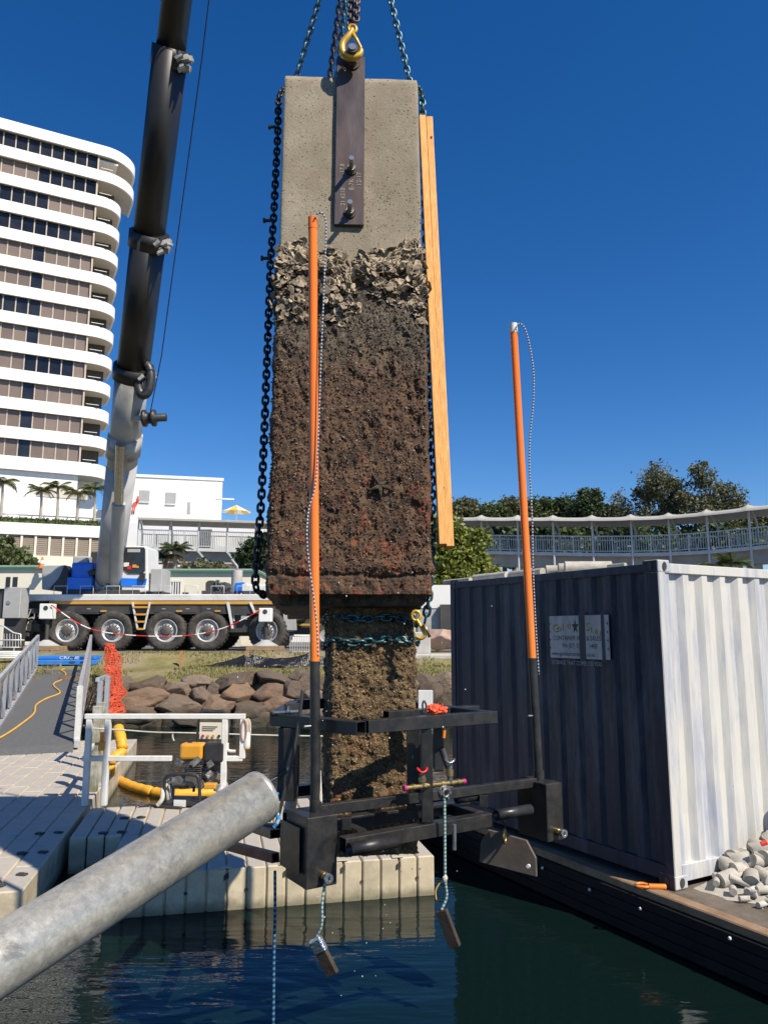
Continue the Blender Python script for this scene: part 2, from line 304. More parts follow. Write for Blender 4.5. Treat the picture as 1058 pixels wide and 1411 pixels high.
# ------------------------------------------------------------------ mesh helpers
def frame_of(d, up=None):
    d = d.normalized(); up = up or (V(0, 0, 1) if abs(d.z) < .95 else V(0, 1, 0))
    x = up.cross(d).normalized(); return x, d.cross(x).normalized(), d
class MB:
    def __init__(s): s.v = []; s.f = []; s.sm = []; s.uv = {}
    def add(s, vs, fs, sm=False):
        o = len(s.v); s.v += [tuple(p) for p in vs]
        for i, f in enumerate(fs): s.f.append([o + k for k in f]); s.sm.append(sm if isinstance(sm, bool) else sm[i])
        return s
    def par(s, o, a, b, c):                                   # parallelepiped
        o, a, b, c = Vector(o), Vector(a), Vector(b), Vector(c)
        if a.cross(b).dot(c) < 0: a, b = b, a
        return s.add([o, o + a, o + a + b, o + b, o + c, o + a + c, o + a + b + c, o + b + c],
                     [(3, 2, 1, 0), (4, 5, 6, 7), (0, 1, 5, 4), (1, 2, 6, 5), (2, 3, 7, 6), (3, 0, 4, 7)])
    def box(s, x0, x1, y0, y1, z0, z1): return s.par((x0, y0, z0), (x1 - x0, 0, 0), (0, y1 - y0, 0), (0, 0, z1 - z0))
    def cbox(s, c, sx, sy, sz, m=None):
        m = m or Matrix.Identity(3); a, b, d = m @ V(sx, 0, 0), m @ V(0, sy, 0), m @ V(0, 0, sz)
        return s.par(Vector(c) - (a + b + d) / 2, a, b, d)
    def bar(s, p0, p1, w, h=None, up=None):                   # solid bar between points
        p0, p1 = Vector(p0), Vector(p1); h = h or w; x, y, d = frame_of(p1 - p0, up)
        return s.par(p0 - x * w / 2 - y * h / 2, x * w, y * h, p1 - p0)
    def rhs(s, p0, p1, w, h, t=.006, up=None):                # hollow rectangular section, open ends
        p0, p1 = Vector(p0), Vector(p1); x, y, d = frame_of(p1 - p0, up); vs = []
        for p in (p0, p1):
            for k in (0, t):
                for sx, sy in ((-1, -1), (1, -1), (1, 1), (-1, 1)): vs.append(p + x * sx * (w / 2 - k) + y * sy * (h / 2 - k))
        fs = []
        for i in range(4):
            j = (i + 1) % 4
            fs += [(i, j, 8 + j, 8 + i), (4 + j, 4 + i, 12 + i, 12 + j), (j, i, 4 + i, 4 + j), (8 + i, 8 + j, 12 + j, 12 + i)]
        return s.add(vs, fs)
    def cyl(s, p0, p1, r0, r1=None, n=16, caps=True):
        p0, p1 = Vector(p0), Vector(p1); r1 = r0 if r1 is None else r1; x, y, d = frame_of(p1 - p0); vs = []
        for p, r in ((p0, r0), (p1, r1)):
            vs += [p + (x * math.cos(2 * math.pi * i / n) + y * math.sin(2 * math.pi * i / n)) * r for i in range(n)]
        s.add(vs, [(i, (i + 1) % n, n + (i + 1) % n, n + i) for i in range(n)], True)
        if caps:                                              # caps own their vertices so the sides keep straight normals
            s.add(vs[:n], [tuple(reversed(range(n)))]); s.add(vs[n:], [tuple(range(n))])
        return s
    def pipe(s, p0, p1, r, t, n=24):                          # hollow round pipe, open ends
        p0, p1 = Vector(p0), Vector(p1); x, y, d = frame_of(p1 - p0); vs = []
        for p in (p0, p1):
            for k in (r, r - t): vs += [p + (x * math.cos(2 * math.pi * i / n) + y * math.sin(2 * math.pi * i / n)) * k for i in range(n)]
        fs = []; sm = []
        for i in range(n):
            j = (i + 1) % n
            fs += [(i, j, 2 * n + j, 2 * n + i), (n + j, n + i, 3 * n + i, 3 * n + j), (j, i, n + i, n + j), (2 * n + i, 2 * n + j, 3 * n + j, 3 * n + i)]
            sm += [True, True, False, False]
        return s.add(vs, fs, sm)
    def tube(s, pts, r, n=8, closed=False):
        pts = [Vector(p) for p in pts]; k = len(pts); rings = []; px = None; dist = 0
        for i, p in enumerate(pts):
            a = pts[(i - 1) % k] if (closed or i) else p; b = pts[(i + 1) % k] if (closed or i < k - 1) else p
            d = (b - a).normalized()
            if px is None: x = frame_of(d)[0]
            else:
                x = px - d * px.dot(d)
                x = x.normalized() if x.length > 1e-6 else frame_of(d)[0]
            px = x; y = d.cross(x); rr = r[i] if isinstance(r, (list, tuple)) else r
            if i: dist += (p - pts[i - 1]).length
            rings.append((dist, [p + (x * math.cos(2 * math.pi * j / n) + y * math.sin(2 * math.pi * j / n)) * rr for j in range(n)]))
        o = len(s.v); vs = [q for d, g in rings for q in g]; fs = []
        for i in range(k if closed else k - 1):
            a, b = i * n, ((i + 1) % k) * n
            fs += [(a + j, a + (j + 1) % n, b + (j + 1) % n, b + j) for j in range(n)]
        s.add(vs, fs, True)
        for i, (d, g) in enumerate(rings):
            for j in range(n): s.uv[o + i * n + j] = (d, j / n)
        if not closed:
            e = o + (k - 1) * n
            s.f += [[o + j for j in reversed(range(n))], [e + j for j in range(n)]]; s.sm += [False, False]
        return s
    def prism(s, poly, ext):
        poly = [Vector(p) for p in poly]; ext = Vector(ext); n = len(poly); c = V(0, 0, 0)
        for i in range(n): c += poly[i].cross(poly[(i + 1) % n])
        if c.dot(ext) > 0: poly = poly[::-1]
        return s.add(poly + [p + ext for p in poly], [tuple(range(n)), tuple(range(2 * n - 1, n - 1, -1))] + [((i + 1) % n, i, n + i, n + (i + 1) % n) for i in range(n)])
    def lathe(s, prof, o, axis, n=24):                        # prof: (radius, along axis)
        o = Vector(o); x, y, d = frame_of(Vector(axis)); vs = []
        for r, h in prof: vs += [o + d * h + (x * math.cos(2 * math.pi * i / n) + y * math.sin(2 * math.pi * i / n)) * r for i in range(n)]
        fs = [(k * n + i, k * n + (i + 1) % n, (k + 1) * n + (i + 1) % n, (k + 1) * n + i) for k in range(len(prof) - 1) for i in range(n)]
        return s.add(vs, fs, True)
    def grid(s, rows, sm=True, wrap=False):                   # rows of points
        n = len(rows[0]); o = [p for r in rows for p in r]
        fs = [(k * n + i, k * n + (i + 1) % n, (k + 1) * n + (i + 1) % n, (k + 1) * n + i) for k in range(len(rows) - 1) for i in range(n if wrap else n - 1)]
        return s.add(o, fs, sm)
    def mesh(s, name, material, bevel=0, seg=1):
        me = bpy.data.meshes.new(name); me.from_pydata(s.v, [], s.f); me.polygons.foreach_set('use_smooth', s.sm)
        if s.uv:
            u = me.uv_layers.new(name='UVMap'); li = np.zeros(len(me.loops), np.int32); me.loops.foreach_get('vertex_index', li)
            u.data.foreach_set('uv', [c for i in li for c in s.uv.get(int(i), (0, 0))])
        if bevel:
            bm = bmesh.new(); bm.from_mesh(me)
            es = [e for e in bm.edges if len(e.link_faces) == 2 and e.calc_face_angle(0) > .6]
            bmesh.ops.bevel(bm, geom=es, offset=bevel, segments=seg, affect='EDGES', profile=.5, clamp_overlap=True); bm.to_mesh(me); bm.free()
        me.materials.append(M[material]); me.update(); return me
    def build(s, name, material, parent=None, bevel=0, seg=1):
        return put(name, s.mesh(name, material, bevel, seg), parent)
def put(name, me, parent=None, mw=None):
    """link a mesh; world-space placement kept when parented (parents are never rotated)"""
    o = bpy.data.objects.new(name, me); COL.objects.link(o)
    if mw is not None: o.matrix_world = mw
    if parent: setpar(o, parent)
    return o
WORLD = {}
def worldloc(p): return WORLD.get(p.name, V(0, 0, 0))
def setpar(o, parent):
    o.parent = parent; off = Matrix.Translation(-worldloc(parent)); o.matrix_basis = off @ o.matrix_basis
    WORLD[o.name] = V(0, 0, 0) if o.type == 'MESH' and o.matrix_basis.to_translation() == -worldloc(parent) else V(0, 0, 0)
def tag(o, label, cat, group=None):
    o['label'] = label; o['category'] = cat
    if group: o['group'] = group
    return o
def thing(name, label, cat, loc=(0, 0, 0), group=None):
    o = bpy.data.objects.new(name, None); COL.objects.link(o); o.location = loc; o.empty_display_size = .2; WORLD[o.name] = Vector(loc)
    return tag(o, label, cat, group)
def struct(o): o['kind'] = 'structure'; return o
def stuff(o, label=None, cat=None):
    o['kind'] = 'stuff'
    if label: tag(o, label, cat)
    return o
def rotm(x, y, z, p): return Matrix(((x.x, y.x, z.x, p.x), (x.y, y.y, z.y, p.y), (x.z, y.z, z.z, p.z), (0, 0, 0, 1)))
def catmull(P, k=8):
    P = [Vector(p) for p in P]; out = []
    for i in range(len(P) - 1):
        a, b, c, d = P[max(i - 1, 0)], P[i], P[i + 1], P[min(i + 2, len(P) - 1)]
        for j in range(k):
            u = j / k; out.append(.5 * ((2 * b) + (c - a) * u + (2 * a - 5 * b + 4 * c - d) * u * u + (3 * b - a - 3 * c + d) * u ** 3))
    return out + [P[-1]]
def resample(P, step):
    out = [P[0].copy()]; acc = 0
    for a, b in zip(P, P[1:]):
        l = (b - a).length; pos = step - acc
        while pos <= l: out.append(a + (b - a) * (pos / l)); pos += step
        acc = (acc + l) % step
    return out
def fbm(p, oc=4): return mn.fractal(p, 1.0, 2.0, oc, noise_basis='PERLIN_ORIGINAL')
def quads(name, cen, nor_spread, size, material, parent=None, aspect=1.6, normals=None, bend=True):
    """a cloud of small leaf faces; cen (n,3) array"""
    n = len(cen); d = rng.normal(size=(n, 3)); d /= np.linalg.norm(d, axis=1)[:, None]
    e = rng.normal(size=(n, 3)); e -= (e * d).sum(1)[:, None] * d; e /= np.linalg.norm(e, axis=1)[:, None]
    sz = (size * rng.uniform(.6, 1.3, n))[:, None]
    a, b2 = d * sz * aspect / 2, e * sz / 2
    v = np.stack([cen - a, cen + b2, cen + a, cen - b2], 1).reshape(-1, 3)
    me = bpy.data.meshes.new(name); me.vertices.add(4 * n); me.vertices.foreach_set('co', v.ravel())
    me.loops.add(4 * n); me.loops.foreach_set('vertex_index', np.arange(4 * n, dtype=np.int32))
    me.polygons.add(n); me.polygons.foreach_set('loop_start', np.arange(0, 4 * n, 4, dtype=np.int32)); me.polygons.foreach_set('loop_total', np.full(n, 4, np.int32))
    me.update(calc_edges=True); me.materials.append(M[material]); return put(name, me, parent)
def text(name, s, size, mw, material, parent, extrude=0.0, align='LEFT', xs=1.0):
    cu = bpy.data.curves.new('t', 'FONT'); cu.body = s; cu.size = size; cu.extrude = extrude; cu.align_x = align
    o = bpy.data.objects.new('t', cu); COL.objects.link(o); dg = bpy.context.evaluated_depsgraph_get()
    me = bpy.data.meshes.new_from_object(o.evaluated_get(dg)); bpy.data.objects.remove(o); me.materials.clear(); me.materials.append(M[material])
    me.transform(mw @ Matrix.Diagonal((xs, 1, 1, 1))); me.name = name
    return put(name, me, parent)
# chain links share one mesh per gauge
LINK = {}
def link_mesh(pitch, d, material):
    key = (pitch, d, material)
    if key not in LINK:
        r = d * .78 + d / 2 * .6; h = pitch / 2 + d / 2 - r; pts = []
        for i in range(7): a = -math.pi / 2 + math.pi * i / 6; pts.append(V(h + r * math.cos(a), r * math.sin(a), 0))
        for i in range(7): a = math.pi / 2 + math.pi * i / 6; pts.append(V(-h + r * math.cos(a), r * math.sin(a), 0))
        LINK[key] = MB().tube(pts, d / 2, 6, True).mesh('link', material)
    return LINK[key]
def chain(label, P, material, pitch=.056, d=.0205, group=None, name='chain', jit=.12, roll=0):
    pts = resample([Vector(p) for p in P], pitch); t = thing(name, label, 'chain', pts[-1], group); me = link_mesh(pitch, d, material)
    for i in range(len(pts) - 1):
        dv = (pts[i + 1] - pts[i]).normalized(); x, y, z = frame_of(dv)
        a = (math.pi / 2 if i % 2 else 0) + roll + random.uniform(-jit, jit)
        yy = x * math.cos(a) + y * math.sin(a); zz = dv.cross(yy)
        put('link', me, t, rotm(dv, yy, zz, (pts[i] + pts[i + 1]) / 2))
    return t
def hang(label, P, r, material, cat='rope', name='rope', group=None, n=6, k=8):
    o = MB().tube(catmull(P, k), r, n).build(name, material); return tag(o, label, cat, group)
# ================================================================== SETTING
struct(MB().add([(-400, -300, WZ), (400, -300, WZ), (400, 60, WZ), (-400, 60, WZ)], [(0, 1, 2, 3)]).build('water', 'water'))
struct(MB().add([(-400, -300, -4), (400, -300, -4), (400, 23, -4), (-400, 23, -4)], [(0, 1, 2, 3)]).build('seabed', 'soil'))
LZ = 1.93
def land_z(x, y):
    prof = [(20.5, -2.5), (22.0, -.35), (24.0, 1.22), (25.0, 1.36), (26.6, 1.52), (27.6, 1.86), (28.4, LZ), (5000, LZ)]
    for (a, za), (b_, zb) in zip(prof, prof[1:]):
        if y <= b_:
            z = za + (zb - za) * (y - a) / (b_ - a); break
    k = max(0, min(1, (28.6 - y) / 2, (y - 22) / 2))
    return z + .1 * k * fbm(V(x * .5, y * .7, 3.1))
xs = [-500, -200, -80, -40, -26] + [-20 + .25 * i for i in range(125)] + [14, 20, 40, 80, 200, 500]
ys = [20.5, 21.3, 22, 22.6, 23.2, 23.7] + [24 + .2 * i for i in range(24)] + [30, 34, 40, 60, 120, 300, 1200]
rows = [[V(x, y, land_z(x, y)) for x in xs] for y in ys]
struct(MB().grid(rows).build('ground', 'land'))
# grass tufts on the bank
n = 16000; gx = rng.uniform(-16, 9, n); gy = 24.0 + 4.2 * rng.uniform(0, 1, n) ** 1.3
v = []; f = []
for i in range(n):
    x, y = gx[i], gy[i]
    if fbm(V(x * .45, y * .45, 0)) + .25 < (y - 24.2) * .13: continue
    z = land_z(x, y); h = random.uniform(.04, .12); a = random.uniform(0, 6.28); w_ = .022; o = len(v)
    v += [(x - w_ * math.cos(a), y - w_ * math.sin(a), z - .01), (x + w_ * math.cos(a), y + w_ * math.sin(a), z - .01), (x + random.uniform(-.05, .05), y + random.uniform(-.05, .05), z + h)]; f.append((o, o + 1, o + 2))
stuff(MB().add(v, f).build('grass', 'grass'), 'short dry grass on the bank above the rock wall', 'grass')

# ------------------------------------------------------------------ rock wall
def boulder_mesh(seed):
    bm = bmesh.new(); bmesh.ops.create_icosphere(bm, subdivisions=4, radius=1)
    rs = random.Random(seed); planes = []
    for k in range(14):
        d = V(rs.gauss(0, 1), rs.gauss(0, 1), rs.gauss(0, 1)).normalized(); planes.append((d, rs.uniform(.58, .88)))
    for v_ in bm.verts:
        p = v_.co.copy()
        for d, l in planes:
            e = p.dot(d)
            if e > l: p -= d * (e - l) * .97
        p *= 1.12 + .12 * fbm(p * 1.5 + V(seed * 3.7, 0, 0)) + .06 * fbm(p * 4 + V(seed, 9, 0)) + .03 * fbm(p * 11)
        v_.co = p
    me = bpy.data.meshes.new('boulder'); bm.to_mesh(me); bm.free()
    me.polygons.foreach_set('use_smooth', [True] * len(me.polygons)); me.materials.append(M['boulder']); return me
BM = [boulder_mesh(i) for i in range(8)]
rw = thing('rock_wall', 'bank of large brown and grey boulders at the water edge', 'rock wall', (-2, 23.4, 0))
def boulder(px, py, w_, h_):
    # height on the bank fixes the depth: the face leans back from the waterline to the grass
    zt = max(-.1, min(1.25, (1003 - py) / (1003 - 936) * 1.2)); Y = 22.2 + 1.6 * zt / 1.2
    p = at(px, py, Y); s = Y / 1050
    m_ = Matrix.Translation(p) @ Matrix.Rotation(random.uniform(-.25, .25), 4, 'Y') @ Matrix.Rotation(random.choice((0, 3.14)) + random.uniform(-.4, .4), 4, 'Z')
    m_ = m_ @ Matrix.Diagonal((w_ * s * .60, max(w_, h_) * s * .55, h_ * s * .62, 1))
    put('boulder', random.choice(BM), rw, m_)
Z = 2.519
for (x, y, w_, h_) in [(437, 670, 80, 50), (520, 672, 100, 62), (618, 685, 108, 64), (693, 655, 108, 38), (745, 690, 56, 50), (705, 714, 80, 68), (820, 655, 138, 48), (830, 697, 118, 62), (937, 695, 102, 82), (955, 643, 118, 48), (1020, 692, 80, 66), (1045, 643, 70, 46), (495, 727, 172, 66), (625, 742, 150, 60), (765, 742, 124, 58), (885, 757, 134, 60), (990, 747, 114, 58), (690, 690, 60, 45), (570, 715, 60, 40)]:
    boulder(x / Z, 680 + y / Z, w_ / Z, h_ / Z)
for x in list(range(150, 420, 30)) + list(range(575, 640, 24)): boulder(x + random.uniform(-6, 6), 996 + random.uniform(-3, 5), random.uniform(32, 52), random.uniform(18, 27))
for x, y, w_, h_ in [(588, 944, 34, 22), (597, 962, 36, 30), (580, 975, 26, 24), (612, 940, 30, 20), (614, 968, 30, 26), (625, 988, 34, 24), (425, 942, 40, 24), (436, 962, 34, 26), (430, 984, 46, 24), (455, 944, 40, 22), (458, 975, 44, 32), (490, 946, 40, 24), (495, 975, 50, 34), (530, 942, 40, 24), (535, 970, 46, 36), (560, 950, 36, 28), (575, 992, 40, 24), (150, 950, 46, 28), (140, 975, 50, 34), (185, 990, 60, 26),
                      (8, 948, 40, 24), (-20, 962, 40, 30), (20, 975, 44, 30), (48, 950, 40, 24), (-5, 990, 50, 28), (60, 985, 46, 30), (95, 952, 44, 28), (100, 980, 46, 32), (650, 945, 36, 26), (655, 975, 46, 34), (690, 955, 46, 30), (-50, 950, 44, 30), (-60, 985, 50, 34)]:
    boulder(x, y, w_, h_)

# ------------------------------------------------------------------ hotel tower
HY = 80.0; hp = at(110, 629, HY); hd = V(.889, .457, 0).normalized(); hn = V(hd.y, -hd.x, 0)   # facade runs back to the right; hn points out
hp.z = 0
ht = thing('hotel_tower', 'tall white hotel with curved balcony bands and brown window rows', 'building', (hp.x, hp.y, LZ))
zb = [at(126, y, HY).z for y in (235, 637)]; pitch = (zb[0] - zb[1]) / 11; z12 = zb[1]
HL = 17.0   # facade to the left of the end column
def hq(s_, o_, z): q = hp + hd * s_ + hn * o_; return V(q.x, q.y, z)
BK = 14.0   # building depth
MB().par(hq(-HL, -.35, LZ), hd * HL, -hn * BK, V(0, 0, z12 - .3 - LZ)).build('lower_wall', 'hotel_white', ht)
top = z12 + 11 * pitch + 1.5
MB().par(hq(-HL, -1.0, z12 - .3), hd * HL, -hn * (BK - 1), V(0, 0, top - z12)).build('core_wall', 'hotel_white', ht)
MB().par(hq(.0, -4.2, LZ), hd * 2.3, -hn * (BK - 5), V(0, 0, top - LZ)).build('end_wall', 'hotel_white', ht)
WW = 1.22; win_w = .96; wh = 1.85
pane = {}
for k in ('dark_glass', 'blind_glass'):
    pane[k] = MB().par((0, 0, 0), hd * (WW - .12), -hn * .05, V(0, 0, wh)).mesh('window', k)
fr = MB(); fr.par((0, 0, 0), hd * .12, -hn * .3, V(0, 0, wh)); frm = fr.mesh('mullion', 'mullion')
pats = ['DDDDDDDDDDDD', 'DBBBBBBDDDDD', 'BBDDDDDDBBBB', 'DDDDDDDDDDDB', 'BBBBBBBDBBBB', 'DBBBBBBDBBBB', 'BBDDDDDDBBBB', 'DBBBBBBDBBBB', 'BBBBBBBDDDDB', 'BBBDBBBDBBBB', 'DBBBBBBDBBBB', 'BBBBBBBDBBBB']
def band(z0, z1, R_, reach, mname, name, out=.45, inner=.0):
    """spandrel: straight along the facade, then a quarter curve round the corner"""
    path = [(-HL, out), (0.0, out)]; s0 = reach - R_
    path.append((s0, out))
    for i in range(1, 13): a = math.pi / 2 * i / 12; path.append((s0 + R_ * math.sin(a), out - R_ + R_ * math.cos(a)))
    path.append((reach, out - R_ - 3.0))
    t_ = .22; m_ = MB(); rings = []
    for i, (s_, o_) in enumerate(path):
        a = path[max(i - 1, 0)]; b_ = path[min(i + 1, len(path) - 1)]; d = V(b_[0] - a[0], b_[1] - a[1], 0).normalized(); nx, ny = d.y, -d.x
        inn = (s_ + nx * t_, o_ + ny * t_)
        rings.append([hq(s_, o_, z0), hq(s_, o_, z1), hq(inn[0], inn[1], z1), hq(inn[0], inn[1], z0)])
    m_.grid(rings, False, True); o = m_.build(name, mname, ht)
    # floor slab behind the band
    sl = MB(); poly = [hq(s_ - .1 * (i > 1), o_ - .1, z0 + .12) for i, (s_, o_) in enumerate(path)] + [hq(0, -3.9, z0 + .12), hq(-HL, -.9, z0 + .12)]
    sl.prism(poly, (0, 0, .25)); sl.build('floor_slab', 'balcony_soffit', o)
for r in range(12):
    z0 = z12 + (11 - r) * pitch
    big = r < 2
    for k in range(12):
        s_ = -(12 - k) * WW
        put('window', pane['dark_glass' if pats[r][k] == 'D' else 'blind_glass'], ht, Matrix.Translation(hq(s_ + .12, -.28, z0)))
        put('mullion', frm, ht, Matrix.Translation(hq(s_, -.2, z0)))
    MB().par(hq(-.05, -.02, z0), hd * .18, -hn * 1.6, V(0, 0, wh)).build('end_column', 'mullion', ht)
    MB().par(hq(-HL, -.2, z0), hd * (HL - 12 * WW), -hn * .3, V(0, 0, wh)).build('wall_panel', 'hotel_white', ht)
    # head band above the row
    band(z0 + wh, z0 + pitch, 2.4 if not big else 3.8, 3.0 if not big else 4.5, 'hotel_white', 'balcony_band', .16 if not big else .26)
    # dark glass set back behind the balcony
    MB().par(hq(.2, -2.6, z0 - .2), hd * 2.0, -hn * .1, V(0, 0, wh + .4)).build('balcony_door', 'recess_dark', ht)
    MB().bar(hq(.3, .3, z0 + .28), hq(1.6, .3, z0 + .28), .05).build('balcony_rail', 'white_paint', ht)
band(z12 - 1.4, z12, 2.4, 3.0, 'hotel_white', 'balcony_band', .16)
for px0, px1, py0, py1 in ((-20, 41, 154, 167), (81, 160, 178, 205)):
    q0 = onplane(px0, py0, hq(0, -1.5, 0), hn); q1 = onplane(px1, py1, hq(0, -1.5, 0), hn); s0 = (q0 - hp).dot(hd); s1 = (q1 - hp).dot(hd)
    m_ = MB()
    for zz in (top + 1.3, top + .3): m_.bar(hq(s0, -1.5, zz), hq(s1, -1.5, zz), .18)
    for s_ in (s0, (s0 + s1) / 2, s1): m_.bar(hq(s_, -1.5, top), hq(s_, -1.5, top + 1.35), .18)
    m_.build('roof_rail', 'hotel_white', ht)
MB().par(hq(-HL, -.3, top - .1), hd * (HL + 2.2), -hn * (BK - 1), V(0, 0, .2)).build('roof', 'hotel_white', ht)
m_ = MB(); a = hq(-3.9, -.33, 0); b_ = hq(1.2, -.33, 0)
MB().par(hq(-3.9, -.33, at(80, 687, HY).z), hd * 5.0, hn * .05, V(0, 0, 1.1)).build('beige_panel', 'balcony_soffit', ht)

# ------------------------------------------------------------------ podium with louvres, planter hedge and palms
PY = 62.0
pd = V(.93, .36, 0).normalized(); pn = V(pd.y, -pd.x, 0)
pod = thing('podium_wall', 'curved cream podium wall with a row of brown louvre panels', 'wall', (-28, 58, LZ))
def pq(px, py, o=0):
    p = onplane(px, py, at(70, 730, PY), V(pn.x, pn.y, 0)); return p + pn * o
zt = at(70, 722, PY).z; zl = at(70, 738, PY).z; zlb = at(70, 766, PY).z
A = pq(-30, 730); B = pq(142, 740); lenp = (B - A).length
def pp(s_, o, z): q = A + pd * s_ + pn * o; return V(q.x, q.y, z)
MB().par(pp(0, 0, LZ), pd * lenp, -pn * 3, V(0, 0, zlb - LZ)).build('base_wall', 'cream_wall', pod)
MB().par(pp(0, 0, zl), pd * lenp, -pn * 3, V(0, 0, zt - zl)).build('top_band', 'hotel_white', pod)
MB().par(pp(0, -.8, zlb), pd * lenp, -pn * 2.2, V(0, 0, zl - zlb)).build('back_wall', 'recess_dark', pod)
nl = 9; wl = lenp / nl
lm = MB()
for j in range(10): lm.par(V(0, 0, j * (zl - zlb) / 10 + .02), pd * (wl - .2), -pn * .12 + V(0, 0, .09), V(0, 0, (zl - zlb) / 10 * .72))
lme = lm.mesh('louvre_panel', 'louvre'); pst = MB().par((0, 0, 0), pd * .17, -pn * .25, V(0, 0, zl - zlb)).mesh('post', 'cream_wall')
for j in range(nl):
    put('louvre_panel', lme, pod, Matrix.Translation(pp(j * wl + .19, -.2, zlb))); put('post', pst, pod, Matrix.Translation(pp(j * wl, -.1, zlb)))
# upper white terrace wall behind the palms
z2 = at(70, 662, PY + 6).z
MB().par(pp(0, -6, zt), pd * (lenp + 2), -pn * .5, V(0, 0, at(70, 700, PY + 6).z - zt)).build('terrace_wall', 'hotel_white', pod)
m_ = MB()
for j in range(10): s_ = .6 + j * lenp / 10; m_.bar(pp(s_, -3.4, zt + .3), pp(s_ + .25, -3.4, zt + 1.15), .07)
m_.bar(pp(0, -3.4, zt + 1.1), pp(lenp, -3.4, zt + 1.1), .1); m_.bar(pp(0, -3.4, zt + .7), pp(lenp, -3.4, zt + .7), .3, .05)
m_.build('terrace_rail', 'walk_metal', pod)
nh = 5000; hs = rng.uniform(0, lenp, nh); ho = rng.uniform(-1.6, -.5, nh); hz = zt + rng.uniform(-.05, .5, nh)
cen = np.array([[*(A + pd * hs[i] + pn * ho[i]).xy, hz[i]] for i in range(nh)])
hg = thing('hedge', 'low clipped green hedge along the podium planter', 'hedge', (A.x, A.y, zt)); quads('foliage', cen, 1, .14, 'leaf_mid', hg)
MB().par(pp(0, -.6, zt), pd * lenp, -pn * .9, V(0, 0, .3)).build('stems', 'hedge', hg)
def frond_mesh(l, w_, droop, material):
    m_ = MB(); n_ = 8
    spine = [V(l * (i / n_) * (1 - .25 * (i / n_) ** 2), 0, l * (.38 * (i / n_) - droop * (i / n_) ** 2)) for i in range(n_ + 1)]
    for i in range(1, n_ * 3):
        u = i / (n_ * 3); a = u * n_; k = min(int(a), n_ - 1); p = spine[k].lerp(spine[k + 1], a - k)
        lw = 1.25 * w_ * math.sin(math.pi * min(1, .12 + u * .9)) ** .7
        for sgn in (-1, 1):
            tip = p + V(l * .10, sgn * lw, -lw * .45)
            m_.add([p, p + V(l * .045, 0, 0), tip], [(0, 1, 2)])
    m_.tube(spine, .018, 4)
    return m_.mesh('frond', material)
FRM = {}
def palm(label, base, h, fl, nf=13, material='leaf_palm', group=None, droop=.75, cat='palm', tr=.13):
    t = thing('palm_tree', label, cat, base, group); tp = base + V(random.uniform(-.15, .15), 0, h)
    MB().tube(catmull([base - V(0, 0, .2), base.lerp(tp, .5) + V(.05, 0, 0), tp]), [tr * (1.15 - .5 * i / 16) for i in range(17)], 10).build('trunk', 'palm_bark', t)
    for k in range(nf):
        key = (fl, material, k % 3)
        if key not in FRM: FRM[key] = frond_mesh(fl * (1, .9, .75)[k % 3], fl * .2, droop * (1.0, .55, 1.25)[k % 3], material)
        put('frond', FRM[key], t, Matrix.Translation(tp) @ Matrix.Rotation(k * 2.399 + random.uniform(-.2, .2), 4, 'Z') @ Matrix.Rotation(random.uniform(-.45, .25), 4, 'Y'))
    return t
for px, pyb, pyt, lab in ((-2, 712, 664, 'palm beside the hotel wall, first from the far end of the planter hedge'), (54, 713, 676, 'short thin palm in the planter beside the tallest palm'), (78, 714, 671, 'tallest thick-trunked palm in the planter under the hotel'), (105, 716, 679, 'short palm with pinkish trunk in the planter'), (130, 717, 674, 'palm in the planter next to the crane boom')):
    b_ = pq(px, pyb, -1.6); b_.z = zt - .1; t_ = onplane(px, pyt, b_, V(pn.x, pn.y, 0)); palm(lab, b_, t_.z - b_.z, 1.8, 17, group='palms in the hotel planter', droop=.62)

# ------------------------------------------------------------------ low white building with flamingo
wb0 = at(180, 716, 66); wtop = at(180, 657, 66).z
wd = V(.97, .24, 0).normalized(); wn = V(wd.y, -wd.x, 0)
wb = thing('white_building', 'low plain white building with two square grey windows', 'building', (wb0.x, wb0.y, LZ))
def wq(px, py, o=0): return onplane(px, py, wb0, wn) + wn * o
xl, xr = wq(150, 716), wq(305, 716); ln = (xr - xl).length
MB().par(V(xl.x, xl.y, LZ), wd * ln, -wn * 9, V(0, 0, wtop - LZ)).build('wall', 'hotel_white', wb)
MB().par(V(xl.x, xl.y, wtop) + wn * .1, wd * (ln + .1), -wn * 9.2, V(0, 0, .25)).build('roof_edge', 'white_paint', wb)
for x0, x1, y0, y1 in ((192, 207, 676, 691), (228, 243, 679, 694)):
    a, c = wq(x0, y1, .05), wq(x1, y0, .05); W = MB().par(a, wd * (c - a).dot(wd), -wn * .04, V(0, 0, c.z - a.z)).build('window', 'grey_window', wb)
    MB().par(a - V(0, 0, .1), wd * (c - a).dot(wd), wn * .08, V(0, 0, .08)).build('sill', 'white_paint', W)
a, c = wq(258, 708, .05), wq(263, 692, .05); MB().par(a, wd * (c - a).dot(wd), -wn * .04, V(0, 0, c.z - a.z)).build('vent', 'grey_window', wb)
MB().bar(wq(298, 687, 0), wq(298, 687, 0) + wd * 1.6, .12).build('lamp_arm', 'white_paint', wb)
body = [(182, 697), (184, 693), (188, 691), (190, 694), (189, 697), (186, 698)]
fm = MB().prism([wq(x, y, .06) for x, y in body], wn * .03)
fm.tube([wq(x, y, .08) for x, y in ((189, 693), (191, 690), (190, 687), (191, 684))], .08, 5)
for x in (184.5, 187): fm.tube([wq(x, 697, .07), wq(x - 1.5, 703, .07), wq(x - 2, 708, .07)], .05, 5)
fm.build('flamingo_mural', 'flamingo_red', wb)
